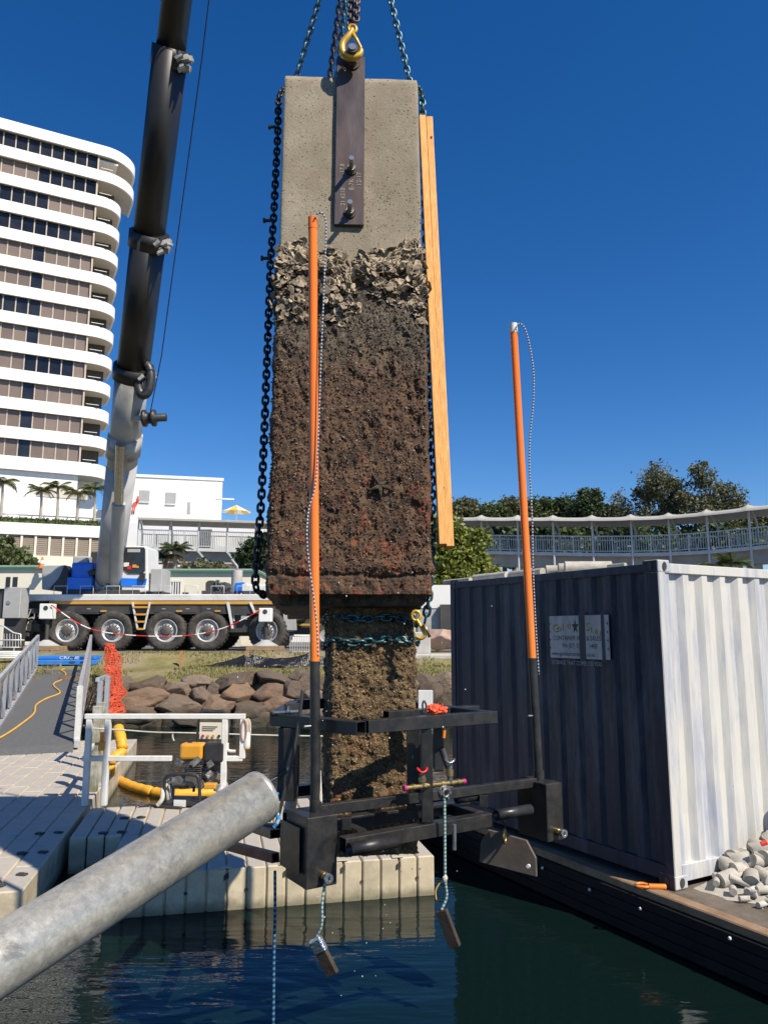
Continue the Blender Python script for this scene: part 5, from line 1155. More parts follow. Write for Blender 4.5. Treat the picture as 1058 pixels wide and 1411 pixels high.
# ================================================================== THE HANGING PILE
PT, PB = V(-.275, 5.80, 7.29), V(-.245, 5.46, 3.06)       # middle of the front face, top and bottom of the jacket
pz = (PT - PB).normalized(); yaw = R(3.0); pxv = V(math.cos(yaw), math.sin(yaw), 0); pyv = pz.cross(pxv).normalized(); pxv = pyv.cross(pz).normalized()
HW = .568
def jp(x, y, h): return PB + pxv * x + pyv * (y + HW) + pz * h   # x,y from the axis, h along it from the jacket's foot
JH = (PT - PB).length
pile = thing('concrete_pile', 'massive concrete pile with oyster band and brown marine growth, hanging from chains', 'pile', jp(0, 0, -1.9))
def perim(hw, nf, ns, ch=.02):
    """closed outline; front side fine, others coarser -> list of (x, y, nx, ny)"""
    out = []
    for (ax, ay), (bx_, by_), n_, nn in (((-1, -1), (1, -1), nf, (0, -1)), ((1, -1), (1, 1), ns, (1, 0)), ((1, 1), (-1, 1), ns // 2, (0, 1)), ((-1, 1), (-1, -1), ns, (-1, 0))):
        for i in range(n_):
            u_ = i / n_; x, y = ax + (bx_ - ax) * u_, ay + (by_ - ay) * u_; nx, ny = nn
            e = min(u_, 1 - u_) * 2 * hw
            if e < .03:
                k = (1 - e / .03) * .5; ox, oy = (ax, ay) if u_ < .5 else (bx_, by_)
                nx, ny = nx * (1 - k) + ox * k * .7, ny * (1 - k) + oy * k * .7; x *= 1 - .010 * k * 2; y *= 1 - .010 * k * 2
            out.append((x * hw, y * hw, nx, ny))
    return out
def skin(pf, outline, h0, h1, nh, disp, name, mt, capb=True, capt=True, smooth=True):
    rows_ = []
    for j in range(nh + 1):
        h = h0 + (h1 - h0) * j / nh; row = []
        for x, y, nx, ny in outline:
            d = disp(x, y, h); row.append(pf(x + nx * d, y + ny * d, h))
        rows_.append(row)
    m_ = MB().grid(rows_, smooth, True); n_ = len(outline)
    if capb: m_.f.append(list(range(n_ - 1, -1, -1))); m_.sm.append(False)
    if capt: o = nh * n_; m_.f.append([o + i for i in range(n_)]); m_.sm.append(False)
    return m_.build(name, mt, pile)
HG = 2.3      # growth starts below this height on the jacket
skin(jp, perim(HW, 60, 24), HG - .1, JH, 40, lambda x, y, h: .004 * fbm(V(x * 3, y * 3, h * 3)) - (.012 if h > JH - .004 else 0), 'concrete_shaft', 'pile_concrete')
def oy_top(x): return 2.50 + .12 * fbm(V(x * 3, 0, 4)) - .13 * max(0, 1 - abs(x + .02) / .17) + .05
def gdisp(x, y, h):
    p = V(x, y, h)
    if h > oy_top(x if abs(y) > abs(x) else y) - .07: return -.04
    p2 = V(x, y, h * .6)
    a = .010 * fbm(p * 2.2) + .011 * fbm(p2 * 7 + V(5, 0, 0)) + .012 * fbm(p2 * 19) + .012 * abs(fbm(p * 44))
    ed = min(1, (HG + .25 - h) / .35); c_ = .018 * (1 - math.exp(-(HG - h) * 2)) if h < HG else 0
    pits = fbm(V(x * 11 + 3, y * 11, h * 7)); a -= .05 * max(0, pits - .25)
    a += .015 * math.exp(-((h - .05) / .04) ** 2) - .03 * math.exp(-((h + .005 + .03 * fbm(V(x * 2.5, y * 2.5, 3))) / .013) ** 2) * (.5 + .5 * fbm(V(x * 4, y * 4, 9))) - .12 * max(0, -.11 - h + .03 * fbm(V(x * 6, y * 6, 0)))
    return max(-.05, a * max(.15, ed) + c_ + .006)
skin(jp, perim(HW, 210, 70), -.15, 2.65, 410, gdisp, 'weed_cover', 'weed_growth')  # full width down to the jacket foot
# ragged underside of the jacket
skin(jp, perim(HW * .9, 90, 40), -.22, -.1, 16, lambda x, y, h: .04 * fbm(V(x * 5, y * 5, h * 6)) + .02 * fbm(V(x * 17, y * 17, h * 17)) + .1 * h + .012, 'jacket_lip', 'lip_growth')
# lower shaft
LWX = .30; lc = V(.135, 0, 0); lyaw = R(9) - yaw
def lpf(x, y, h):
    xr, yr = x * math.cos(lyaw) - y * math.sin(lyaw), x * math.sin(lyaw) + y * math.cos(lyaw); return jp(xr + .15, yr - .02, h)
def ldisp(x, y, h):
    p = V(x + 9, y, h); return .016 * fbm(p * 3) + .020 * fbm(p * 9) + .013 * fbm(p * 24) + .008 * abs(fbm(p * 50)) + .012
skin(lpf, perim(LWX, 110, 60), -1.92, -.1, 230, ldisp, 'lower_shaft', 'barnacle_growth')
# shell, tuft and barnacle pieces
def shell_mesh(seed):
    rs = random.Random(seed); rows_ = []; n_ = 11; ir = [rs.uniform(.78, 1.15) for _ in range(n_)]
    for j, (r_, z) in enumerate(((.0, -.05), (.35, .02), (.7, .1), (1.0, .2))):
        rows_.append([V(r_ * math.cos(2 * math.pi * i / n_) * (1 + .25 * math.cos(2 * math.pi * i / n_)) * (ir[i] if j else 1), r_ * .75 * math.sin(2 * math.pi * i / n_) * (ir[i] if j else 1), z + .1 * rs.uniform(-1, 1) * (j == 3)) for i in range(n_)])
    rows_.append([p + V(0, 0, .10) * .8 - V(p.x, p.y, 0) * .12 for p in rows_[3]]); rows_.append([V(p.x * .85, p.y * .85, p.z + .12) for p in rows_[2]]); rows_.append([V(.1, 0, .26)] * n_)
    return MB().grid(rows_, True, True).mesh('oyster_shell', 'shell')
SHM = [shell_mesh(i) for i in range(7)]
def surf(pf, x, y, h, nx, ny, d): return pf(x + nx * d, y + ny * d, h)
def pick_side(hw, sides=(0, 0, 0, 0, 0, 1, 3)):
    k = random.choice(sides); u_ = random.uniform(-hw, hw)
    return ((u_, -hw, 0, -1), (hw, u_, 1, 0), (u_, hw, 0, 1), (-hw, u_, -1, 0))[k]
def oy_bot(x): return 2.04 + .22 * fbm(V(x * 2.4, 7, 1)) - (.07 if x < 0 else 0)
cnt = 0; rest = MB()
base_sh = [(list(m_.vertices), m_) for m_ in SHM]
SHV = [([v_.co.copy() for v_ in m_.vertices], [tuple(p.vertices) for p in m_.polygons]) for m_ in SHM]
for k in range(2100):
    x, y, nx, ny = pick_side(HW); a_ = x if ny else y
    lo, hi = oy_bot(a_), oy_top(a_); h = lo + (hi - lo) * (random.random() ** .8 * 1.0)
    if random.random() < .06: h = hi + random.uniform(0, .1)
    if fbm(V(a_ * 5.5, h * 7.5, 2 + nx)) < -.12 and h < hi - .1: continue
    dens = fbm(V(a_ * 2.2, h * 2.2, 8))
    prot = .004 + .06 * random.random() * max(.2, math.sin(math.pi * min(1, max(0, (h - lo) / (hi - lo))))) 
    s_ = random.choice((random.uniform(.012, .028), random.uniform(.02, .04), random.uniform(.03, .05))) * (1.15 if h > hi - .12 else .9)
    p = surf(jp, x, y, h, nx, ny, prot); nrm_ = (pxv * nx + pyv * ny + pz * random.uniform(-.5, .7) + V(random.gauss(0, .55), random.gauss(0, .45), random.gauss(0, .5))).normalized()
    q = nrm_.to_track_quat('Z', 'Y').to_matrix() @ Matrix.Rotation(random.uniform(0, 6.28), 3, 'Z'); i = random.randrange(7)
    if ny == -1 and cnt < 300 and random.random() < .6:
        put('oyster_shell', SHM[i], pile, Matrix.Translation(p) @ q.to_4x4() @ Matrix.Diagonal((s_, s_, s_, 1))); cnt += 1
    else: rest.add([p + q @ (c_ * s_) for c_ in SHV[i][0]], SHV[i][1], True)
stuff(rest.build('shell_bed', 'shell', pile))
def bits(n_, pf, hw, hr, dfun, smin, smax, name, mt, sides, spread=.7, tall=1.0):
    vs, fs = [], []
    for k in range(n_):
        x, y, nx, ny = pick_side(hw, sides); h = random.uniform(*hr); d = dfun(x, y, h); p = surf(pf, x, y, h, nx, ny, d - .003)
        nr_ = (pxv * nx + pyv * ny + V(random.gauss(0, spread), random.gauss(0, spread), random.gauss(0, spread) - .25)).normalized(); a, b_, _ = frame_of(nr_); s_ = random.uniform(smin, smax); o = len(vs); r0 = random.uniform(0, 6.28)
        m3 = 4
        vs += [p + (a * math.cos(r0 + 2 * math.pi * i / m3) + b_ * math.sin(r0 + 2 * math.pi * i / m3)) * s_ * random.uniform(.6, 1.2) for i in range(m3)]
        vs.append(p + nr_ * s_ * random.uniform(.8, 1.8) * tall); fs += [(o + i, o + (i + 1) % m3, o + m3) for i in range(m3)]
    return stuff(MB().add(vs, fs).build(name, mt, pile))
bits(15000, jp, HW, (.0, HG + .05), gdisp, .004, .013, 'weed_tufts', 'weed_tuft', (0, 0, 0, 0, 1, 3))
bits(2600, jp, HW, (HG - .15, HG + .3), gdisp, .004, .012, 'fringe_barnacles', 'barnacle', (0, 0, 0, 0, 1, 3), .6, .7)
bits(9800, lpf, LWX, (-1.92, -.15), ldisp, .004, .013, 'barnacle_crust', 'barnacle', (0, 0, 0, 3, 1), .8, .8)
bits(500, jp, HW, (HG + .45, HG + .95), lambda x, y, h: .003, .003, .007, 'stray_barnacles', 'barnacle', (0, 0, 0, 1, 3), .5, .6)
def pface(px, py, o=0):   # picture point carried onto the pile's front face
    return onplane(px, py, PB, pyv) - pyv * o
stf = pface(523, 672, .03)
vs = []
sm_ = MB()
for k in range(5):
    a = R((118, 40, -18, -88, -155)[k]); l = (.12, .07, .12, .12, .11)[k]; d = pxv * math.cos(a) + pz * math.sin(a)
    sm_.tube([stf - pyv * .02, stf + d * l * .5 - pyv * .025, stf + d * l + pyv * .012], [.02, .012, .003], 8)
tag(sm_.build('starfish', 'lip_growth'), 'dark star-shaped creature clinging to the pile growth', 'starfish')
# lifting plate bolted to the face
a, c = pface(461.5, 313, 0), pface(504, 82, 0); wv_ = (c - a).dot(pxv); hv_ = (c - a).dot(pz)
pl0, pl1 = pface(461.5, 313), pface(500, 313); pu0 = pface(465.5, 82); plx = .235; cxp = ((pl0 + pl1) / 2 - PB).dot(pxv); hb_, ht_ = (pl0 - PB).dot(pz), (pu0 - PB).dot(pz)
def plq(x, h, o): return PB + pxv * (cxp + x + (h - hb_) / (ht_ - hb_) * .012) + pz * h - pyv * o
plo = MB().par(plq(-plx / 2, hb_, .004), pxv * plx, -pyv * .036, plq(-plx / 2, ht_, .004) - plq(-plx / 2, hb_, .004)).build('lifting_plate', 'plate_steel', pile, .003)
def bolt(px, py, l, name='bolt', r=.020):
    p = pface(px, py, .04); h = (p - PB).dot(pz); p = PB + pxv * (p - PB).dot(pxv) + pz * h - pyv * .04
    o = MB().cyl(p, p - pyv * l, r, n=14).build(name, 'steel_bright', plo); MB().cyl(p, p - pyv * .045, r * 1.75, n=6).build('nut', 'engine_metal', o); MB().cyl(p + pyv * .0, p - pyv * .012, r * 2.4, n=18).build('washer', 'rusty_bar', o); return p
bolt(484, 239, .15); bolt(482, 298, .15)
lug = bolt(485, 92, .17, 'lifting_pin', .03)
MB().cyl(lug - pyv * .06, lug - pyv * .16, .046, n=18).build('pin_collar', 'truck_dark', plo)
def chalk(s__, px, py, size, rot=R(90)):
    p = pface(px, py, .0425); x, y = pxv * math.cos(rot) + pz * math.sin(rot), -pxv * math.sin(rot) + pz * math.cos(rot); text('chalk_writing', s__, size, rotm(x, y, -pyv, p), 'chalk', plo)
chalk('12-17', 497.5, 261, .055); chalk('8-7K', 487, 267, .055); chalk('21 6210', 475, 288, .05); chalk('17.8', 474, 243, .05)
# ------------------------------------------------------------------ hook and sling chains
hkp = lug - pyv * .11
HKS = .72
hk_pts = [V(.0, 0, .30), V(-.02, 0, .25), V(-.05, 0, .2), V(-.105, 0, .12), V(-.12, 0, .05), V(-.105, 0, -.02), V(-.05, 0, -.065), V(.01, 0, -.07), V(.07, 0, -.045), V(.10, 0, .005), V(.095, 0, .04)]
ho = thing('lifting_hook', 'yellow safety lifting hook on the plate pin', 'hook', hkp)
def h2w(p): p = p * HKS; return hkp + pxv * (p.x - .0) - pyv * p.y + V(0, 0, p.z)
MB().tube(catmull([h2w(p) for p in hk_pts], 6), [.020 + .012 * math.sin(math.pi * i / 60) for i in range(61)], 10).build('hook_body', 'hook_yellow', ho)
MB().tube([h2w(p) for p in (V(.0, 0, .24), V(.05, -.01, .17), V(.098, -.005, .07), V(.1, 0, .03))], [.02, .016, .013, .012], 8).build('latch', 'hook_yellow', ho)
MB().tube([h2w(V(.045 * math.cos(a), 0, .30 + .05 * math.sin(a))) for a in [2 * math.pi * k / 16 for k in range(16)]], .014, 8, True).build('eye', 'hook_yellow', ho)
hook_top = h2w(V(0, 0, .34)); G = 'sling chains above the pile'
chain('rusty brown sling chain, left of the pair that ends on the yellow hook', [mlk + V(-.03, 0, 0), hook_top + V(-.022, .03, .0)], 'chain_brown', group=G); chain('rusty brown sling chain, right of the pair that ends on the yellow hook', [mlk + V(.03, -.02, 0), hook_top + V(.03, -.01, 0)], 'chain_brown', group=G)
te = lambda px, o: onplane(px, 106, jp(0, -HW + o, JH), pyv)
mid = .55
chain('blue green sling chain from the master link to the left edge of the pile top', [mlk + V(-.05, .02, 0), te(405, mid) - V(0, 0, .1)], 'chain_blue', group=G)
chain('rusty brown sling chain dropping behind the pile top beside the lifting plate', [mlk + V(-.03, .04, 0), te(450, 1.1) - V(0, 0, .3)], 'chain_brown', group=G)
chain('blue green sling chain dropping behind the lifting plate', [mlk + V(-.02, .05, 0), te(462, 1.12) - V(0, 0, .3)], 'chain_blue', group=G)
chain('blue green sling chain from the master link to the right edge of the pile top', [mlk + V(.05, .02, 0), te(566, mid) - V(0, 0, .1)], 'chain_blue', group=G)
lp_ = [te(405, mid) - V(0, 0, .1)] + [at(x, y, Y) for x, y, Y in ((386, 130, 6.05), (383, 180, 5.95), (380, 240, 5.9), (377, 300, 5.86), (373, 360, 5.83), (370, 440, 5.78), (367, 520, 5.72), (364, 600, 5.68), (360, 690, 5.62), (354, 770, 5.58), (352, 806, 5.58), (358, 817, 5.62), (375, 822, 5.75), (405, 822, 5.9), (430, 835, 5.95))]
chain('long chain coloured dark for shade, hanging down the left side of the pile', catmull(lp_), 'chain_shaded', pitch=.054, d=.0205)
# cable clamps sticking out of that chain
for (x, y) in ((381, 175), (374, 304), (371, 356)):
    p = at(x, y, 5.88); o = thing('chain_clamp', {175: 'black clamp on the dark chain level with the clean concrete', 304: 'black clamp on the dark chain just above the oyster band', 356: 'black clamp on the dark chain level with the oysters'}[y], 'clamp', p, 'clamps on the dark chain'); MB().cyl(p, p - V(.065, .0, 0), .014, n=10).build('stud', 'black_plastic', o); MB().cyl(p - V(.05, 0, 0), p - V(.068, 0, 0), .022, n=6).build('nut', 'black_plastic', o)
rp_ = [te(566, mid) - V(0, 0, .1)] + [at(x, y, Y) for x, y, Y in ((580, 128, 6.1), (583, 180, 6.05), (585, 260, 6.0), (587, 340, 5.96), (587, 440, 5.9), (591, 520, 5.84), (593, 600, 5.78), (595, 680, 5.72), (595, 760, 5.64), (592, 800, 5.6), (590, 830, 5.6), (585, 858, 5.62))]
chain('long blue chain running down the right side of the pile to the choker hook', catmull(rp_), 'chain_teal')
# choker loops round the lower shaft
def loop(h, tilt, lab, mt, r_=LWX + .045):
    P = []
    for k in range(41):
        a = 2 * math.pi * k / 40; cx, cy = math.sin(a), -math.cos(a); m_ = max(abs(cx), abs(cy)); q = .82 + .18 * m_ ** 0
        e = 5; rr = 1 / (abs(cx) ** e + abs(cy) ** e) ** (1 / e)
        P.append(lpf(cx * rr * r_, cy * rr * r_, h + tilt * cx * .5 + .012 * math.sin(a * 5)))
    return chain(lab, P, mt, pitch=.056, d=.0215, jit=.6)
hs1 = (at(510, 853, 5.7) - PB).dot(pz); hs2 = (at(510, 884, 5.7) - PB).dot(pz)
loop(hs1, -.03, 'upper teal choker chain wrapped round the lower shaft', 'chain_teal'); loop(hs2, .02, 'lower dark teal choker chain wrapped round the lower shaft', 'chain_teal')
ck = at(577, 866, 5.5); o = thing('choker_hook', 'small gold choker hook joining the chains at the lower shaft', 'hook', ck)
MB().tube(catmull([ck + V(*p) * .7 for p in ((-.02, 0, .09), (.01, -.01, .04), (.04, -.02, -.02), (.06, -.02, -.07), (.02, -.02, -.1), (-.03, -.01, -.08))]), .013, 8).build('hook_body', 'hook_yellow', o); MB().tube([ck + V(-.02 + .03 * math.cos(a), .0, .09 + .035 * math.sin(a)) for a in [2 * math.pi * k / 12 for k in range(12)]], .011, 6, True).build('eye', 'hook_yellow', o); MB().tube([ck + V(.03, -.03, .03), ck + V(.06, -.03, -.02), ck + V(.075, -.02, -.06)], .013, 6).build('latch', 'brass', o)
# timbers strapped to the right side
for (x0, y0, x1, y1, wd_, lab) in ((581.6, 164, 609.5, 752, .056, 'pale pine timber next to the right face of the pile'), (591.0, 166, 619.5, 755, .056, 'outer pine timber with dark knots beside the pile')):
    a, c = at(x0, y0, 5.98), at(x1, y1, 5.52); ax, ay, _ = frame_of(c - a, V(0, 1, 0)); o = thing('pine_timber', lab, 'timber', c, 'timbers beside the pile')
    MB().bar(a, c, wd_, .10, V(0, 1, 0)).build('plank', 'timber', o, .004)
    if 'knots' in lab:
        for (kx, ky) in ((599.5, 381), (605, 480), (606, 492), (594, 190), (610.5, 673)):
            k_ = at(kx, ky, 5.98 + (5.52 - 5.98) * (ky - 166) / 589 - .055); MB().cbox(k_, .02, .012, .03 if ky != 490 else .06).build('knot', 'rusty_bar', o, .004)
MB_st = [at(581, 640, 5.6), at(612, 642, 5.6)]
# ------------------------------------------------------------------ steel frame
LBp = at(423, 1128, 4.5); FZ = LBp.z; RBp = onz(752, 1081, FZ); f1 = (RBp - LBp).normalized(); f2 = V(-f1.y, f1.x, 0)
def F(a_, b_, z): q = LBp + f1 * a_ + f2 * b_; return V(q.x, q.y, z)
sf = thing('test_rig', 'black steel rig with two boxes and tall orange poles clamped round the pile', 'rig', F(.9, .4, 1.2))
def rb_(a, b_, z0, c, d, z1, w_, h_, nm='beam', mt='frame_black', par_=None): return MB().rhs(F(a, b_, z0), F(c, d, z1), w_, h_).build(nm, mt, par_ or sf, .003)
ZT = at(496, 1002, 4.6).z - .0
zt1 = 2.095
rb_(.30, -.09, zt1, .07, .62, zt1, .085, .075, 'top_beam'); rb_(.352, -.045, zt1 + .001, 1.345, -.035, zt1, .075, .076, 'top_beam')
rb_(.75, .36, zt1 + .01, 1.52, .36, zt1 + .01, .075, .05, 'top_beam'); rb_(.6, 1.42, zt1, 1.45, 1.42, zt1, .075, .075, 'top_beam'); rb_(1.30, .005, zt1 + .001, 1.30, 1.38, zt1, .075, .075, 'top_beam'); rb_(.09, .66, zt1, .57, 1.38, zt1, .075, .075, 'top_beam')
for a_, b_, z0, z1, w_ in ((.80, -.035, 1.505, zt1 - .039, .07), (.93, .3, 1.5, zt1 - .02, .09), (.10, .48, 1.62, zt1 - .039, .11), (1.30, 1.36, 1.5, zt1 - .039, .07), (.57, 1.36, 1.5, zt1 - .039, .07)):
    rb_(a_, b_, z0, a_, b_, z1, w_, w_, 'upright')
rb_(.17, .20, FZ - .012, 1.86, .15, FZ - .012, .05, .06, 'cross_bar'); rb_(.20, -.05, 1.455, 1.30, -.02, 1.455, .08, .082, 'lower_beam'); rb_(.3, .38, 1.46, 1.42, .36, 1.46, .075, .075, 'lower_beam'); rb_(1.262, .03, 1.46, 1.262, .32, 1.46, .07, .07, 'lower_beam'); rb_(.6, 1.42, 1.46, 1.42, 1.42, 1.46, .075, .075, 'lower_beam')
rb_(.12, .5, 1.5, .57, 1.36, 1.5, .07, .07, 'lower_beam'); rb_(1.33, .4, 1.46, 1.33, 1.38, 1.46, .07, .07, 'lower_beam')
for a_, b_, z0, z1 in ((.30, .08, 1.5, FZ - .04), (1.38, .14, 1.49, FZ - .04), (.84, .10, 1.5, FZ - .04)): rb_(a_, b_, z0, a_, b_, z1, .055, .055, 'spacer')
MB().bar(F(.36, -.0, 1.5), F(.36, .16, 1.5), .06, .012).build('gusset', 'frame_black', sf)
MB().pipe(F(.20, -.13, 1.447), F(.52, -.12, 1.447), .036, .005, 24).build('stub_tube', 'frame_black', sf); MB().pipe(F(1.30, -.09, 1.49), F(1.60, -.08, 1.49), .034, .005, 24).build('stub_tube', 'frame_black', sf)
# small foot block by the left pole, arms to the rear left
MB().bar(F(-.06, .46, 1.52), F(-.06, .46, 1.66), .10).build('foot_block', 'frame_black', sf, .004)
a, c = at(380, 1149, 4.82), at(318, 1128, 5.5); MB().rhs(a, c, .07, .05).build('rear_arm', 'frame_black', sf); a, c = at(384, 1139, 4.9), at(310, 1140, 5.5); MB().rhs(a, c, .06, .04).build('rear_arm', 'frame_black', sf)
a, c = at(380, 1182, 4.86), at(296, 1160, 5.7); MB().rhs(a, c, .05, .055).build('red_arm', 'red_bar', sf)
# clamp plate with threaded rods
cpv = at(402, 998, 5.05); MB().cbox(cpv, .03, .1, .26, Matrix.Rotation(math.atan2(f2.y, f2.x), 3, 'Z')).build('clamp_plate', 'frame_black', sf)
for x, y, l in ((404, 980, .13), (402, 1015, .05)):
    p = at(x, y, 5.0); o = MB().cyl(p + V(.05, 0, 0), p - V(l, 0, .01), .012, n=10).build('threaded_rod', 'steel_bright', sf); MB().cyl(p - V(l - .012, 0, .01), p - V(l + .006, 0, .01), .024, n=6).build('nut', 'truck_dark', o); MB().cyl(p - V(.02, 0, 0), p - V(.035, 0, 0), .033, n=16).build('washer', 'steel_bright', o)
# the two boxes with outlet nozzles
def fbox(a0, a1, b0, b1, z0, z1, nm): return MB().par(F(a0, b0, z0), f1 * (a1 - a0), f2 * (b1 - b0), V(0, 0, z1 - z0)).build(nm, 'frame_black', sf, .004)
BL = fbox(0, .195, 0, .27, 1.233, FZ, 'ballast_box'); BR = fbox(1.824, 1.975, 0, .30, 1.233, FZ, 'ballast_box')
MB().par(F(-.012, .06, 1.30), f1 * -.012, f2 * .24, V(0, 0, .25)).build('backing_plate', 'frame_black', BL)
for bx_, a_ in ((BL, .105), (BR, 1.91)):
    p = F(a_, 0, 1.295); o = MB().cyl(p, p - f2 * .03, .026, n=6).build('nozzle', 'brass', bx_); MB().cyl(p - f2 * .03, p - f2 * .055, .021, n=16).build('thread', 'steel_bright', bx_); MB().pipe(p - f2 * .055, p - f2 * .075, .027, .014, 18).build('collar', 'steel_bright', bx_)
# poles
def pole(b_, t_, zj, ro, lab, cap):
    d = (t_ - b_); u_ = (zj - b_.z) / d.z; j = b_ + d * u_
    o = MB().cyl(b_, j, .0305, n=24).build('pole_base', 'frame_black', sf); MB().cyl(b_ - V(0, 0, .005), b_ + V(0, 0, .07), .036, n=20).build('socket', 'frame_black', o); MB().cyl(b_ + d * .13 - f2 * .0, b_ + d * .13 - f1 * .07, .008, n=8).build('set_screw', 'steel_bright', o)
    q = MB().cyl(j - d * .01, t_, ro, n=28).build('orange_pole', 'orange_pvc', sf)
    if cap: MB().cyl(t_ - d * .005, t_ + d * .0175, ro * 1.06, n=24).build('white_cap', 'white_plastic', q)
    else: MB().cyl(t_ - d * .022, t_, ro * 1.07, n=24).build('pipe_socket', 'orange_pvc', q)
    return j
pole(F(.12, .13, FZ), at(431, 300, 4.66), 2.475, .0292, '', False); pole(F(1.9, .15, FZ), at(707.5, 456, 5.75), 2.46, .0292, '', True)
# valves on the cross bar
va, vb = at(560, 1086, 4.78), at(637, 1077, 5.02); vd = (vb - va).normalized()
vm = MB().cyl(va, vb, .016, n=16).build('brass_manifold', 'brass', sf)
for u_ in (.12, .3, .45, .62, .8, .92): c_ = va.lerp(vb, u_); MB().cyl(c_ - vd * .012, c_ + vd * .012, .021, n=6).build('fitting', 'brass', vm)
for c_, d in ((va, -vd), (vb, vd)): MB().cyl(c_, c_ + d * .02, .017, n=12).build('hose_cap', 'magenta_plastic', vm)
for px, hh, mt in ((581, .07, 'red_plastic'), (619, .11, 'steel_bright')):
    c_ = va.lerp(vb, (px - 560) / 77); o = MB().cyl(c_, c_ + V(0, 0, hh), .018, n=14).build('valve_body', 'engine_metal', vm); MB().cyl(c_ + V(0, 0, hh * .4), c_ + V(0, 0, hh * .75), .025, n=8).build('valve_nut', 'brass', vm); MB().cyl(c_ + V(0, 0, hh), c_ + V(0, 0, hh + .02), .006, n=8).build('stem', 'steel_bright', vm)
    MB().tube([c_ + V(.03 * math.cos(a), .03 * math.sin(a), hh + .025 + .01 * math.cos(2 * a)) for a in [2 * math.pi * k / 14 for k in range(14)]], .007, 6, True).build('valve_wheel', mt, vm)
c_ = at(611, 1092, 4.86); fl = MB().lathe([(.01, 0), (.045, 0), (.045, .012), (.028, .014), (.028, .03), (.018, .03), (.018, .0)], c_, -f2, 20).build('flange', 'engine_metal', sf)
for k in range(6): a = k * 1.05; q = c_ - f2 * .014 + f1 * .036 * math.cos(a) + V(0, 0, .036 * math.sin(a)); MB().cyl(q, q - f2 * .012, .006, n=6).build('bolt', 'steel_bright', fl)
for px, py0, py1 in ((527, 1150, 1173), (626, 1136, 1171)): MB().cyl(at(px, py0, 4.75), at(px, py1, 4.75), .011, n=10).build('locating_pin', 'steel_bright', sf)
MB().pipe(at(628, 1101, 5.3), at(660, 1097, 5.38), .03, .004, 18).build('stub_tube', 'frame_black', sf)
MB().tube(catmull([at(584, 983, 4.85), at(582, 972, 4.85), at(584, 966, 4.85), at(587, 972, 4.85), at(586, 984, 4.85)]), .006, 6).build('wire_loop', 'truck_dark', sf)
MB().box(at(597, 1000, 5.1).x, at(611, 1000, 5.1).x, 5.08, 5.2, at(600, 1062, 5.1).z, at(600, 1000, 5.1).z).build('sensor_housing', 'black_plastic', sf, .006)
MB().cyl(at(609, 1032, 5.0), at(618, 1058, 4.98), .022, n=12).build('hose_elbow', 'black_plastic', sf)
p0 = at(576, 987, 5.45); p1 = at(596, 951, 5.45); tag(MB().box(p0.x, p1.x, 5.44, 5.455, p0.z - .12, p1.z).build('white_board', 'white_plastic', None, .003), 'small white plastic board standing behind the frame beside the pile', 'board')
# orange cloth bundle on the frame
oc = MB(); c_ = at(601, 977, 5.0)
bmx = bmesh.new(); bmesh.ops.create_icosphere(bmx, subdivisions=4, radius=1)
for v_ in bmx.verts:
    p = v_.co.copy(); k = 1 + .35 * fbm(p * 2.3) + .22 * abs(fbm(p * 6)); v_.co = V(p.x * .06 * k, p.y * .05 * k, max(-.02, p.z * .03 * k + .012 * fbm(p * 5)))
me = bpy.data.meshes.new('orange_cloth'); bmx.to_mesh(me); bmx.free(); me.materials.append(M['orange_cloth']); tag(put('orange_cloth', me, None, Matrix.Translation(V(c_.x, c_.y, zt1 + .062))), 'crumpled orange cloth lying on the top beam of the frame', 'cloth')
hang('short orange strap hanging under the top beam', [at(611, 1000, 4.95), at(611.5, 1008, 4.95), at(611, 1017, 4.95)], .011, 'orange_plastic', 'strap', 'orange_strap')
# ------------------------------------------------------------------ cords, ropes, weights
tp_ = lambda L_, Y: [at(x, y, Y) for x, y in L_]
hang('blue and white cord looping from the top of the left orange pole', tp_([(434, 301), (438, 294), (445, 295), (449, 306), (449, 330), (447, 380), (445, 430), (442, 500), (440, 560), (438, 620), (434, 670), (426, 700)], 4.62) + tp_([(423, 730), (424, 760), (429, 800), (433, 830), (437, 870), (438, 905)], 4.58), .0052, 'cord_black_white', 'cord', 'cord')
hang('dark beaded cord bowing out from the capped orange pole', [at(x, y, 5.7) for x, y in ((710, 452), (716, 446), (724, 456), (731, 485), (735, 520), (734, 560), (730, 600), (729, 640), (731, 680), (733, 720), (734, 780), (737, 850), (742, 930))], .006, 'cord_black_white', 'cord', 'cord')
hang('black lashing strap slanting from the clamp down to the left box', [at(417, 950, 4.9), at(413, 985, 4.88), at(406, 1030, 4.85), at(398, 1070, 4.82), at(390, 1100, 4.8), at(381, 1135, 4.8)], .011, 'black_plastic', 'strap', 'black_strap')
hang('black cable from the frame towards the galvanised pipe', [at(404, 1054, 4.9), at(396, 1060, 4.9), at(380, 1072, 4.85), at(366, 1080, 4.8), at(340, 1096, 4.75)], .012, 'black_plastic', 'cable', 'black_cable')
hang('blue rope looped beside the left box', [at(382, 1092, 4.84), at(379, 1105, 4.82), at(381, 1118, 4.8), at(384, 1130, 4.78), at(378, 1140, 4.78)], .014, 'cord_bright_blue', name='blue_rope')
hang('black and blue rope hanging straight from the left box into the water', [at(379, 1200, 4.7), at(379, 1260, 4.7), at(377.5, 1320, 4.7), at(376.5, 1411, 4.7), V(at(376, 1420, 4.7).x, 4.7, -.1)], .0085, 'cord_blue', name='blue_rope')
hang('pale frayed lashing on the left pole', [at(440, 1062, 4.7), at(441, 1080, 4.68), at(442, 1105, 4.66)], .010, 'rope_white', name='lashing')
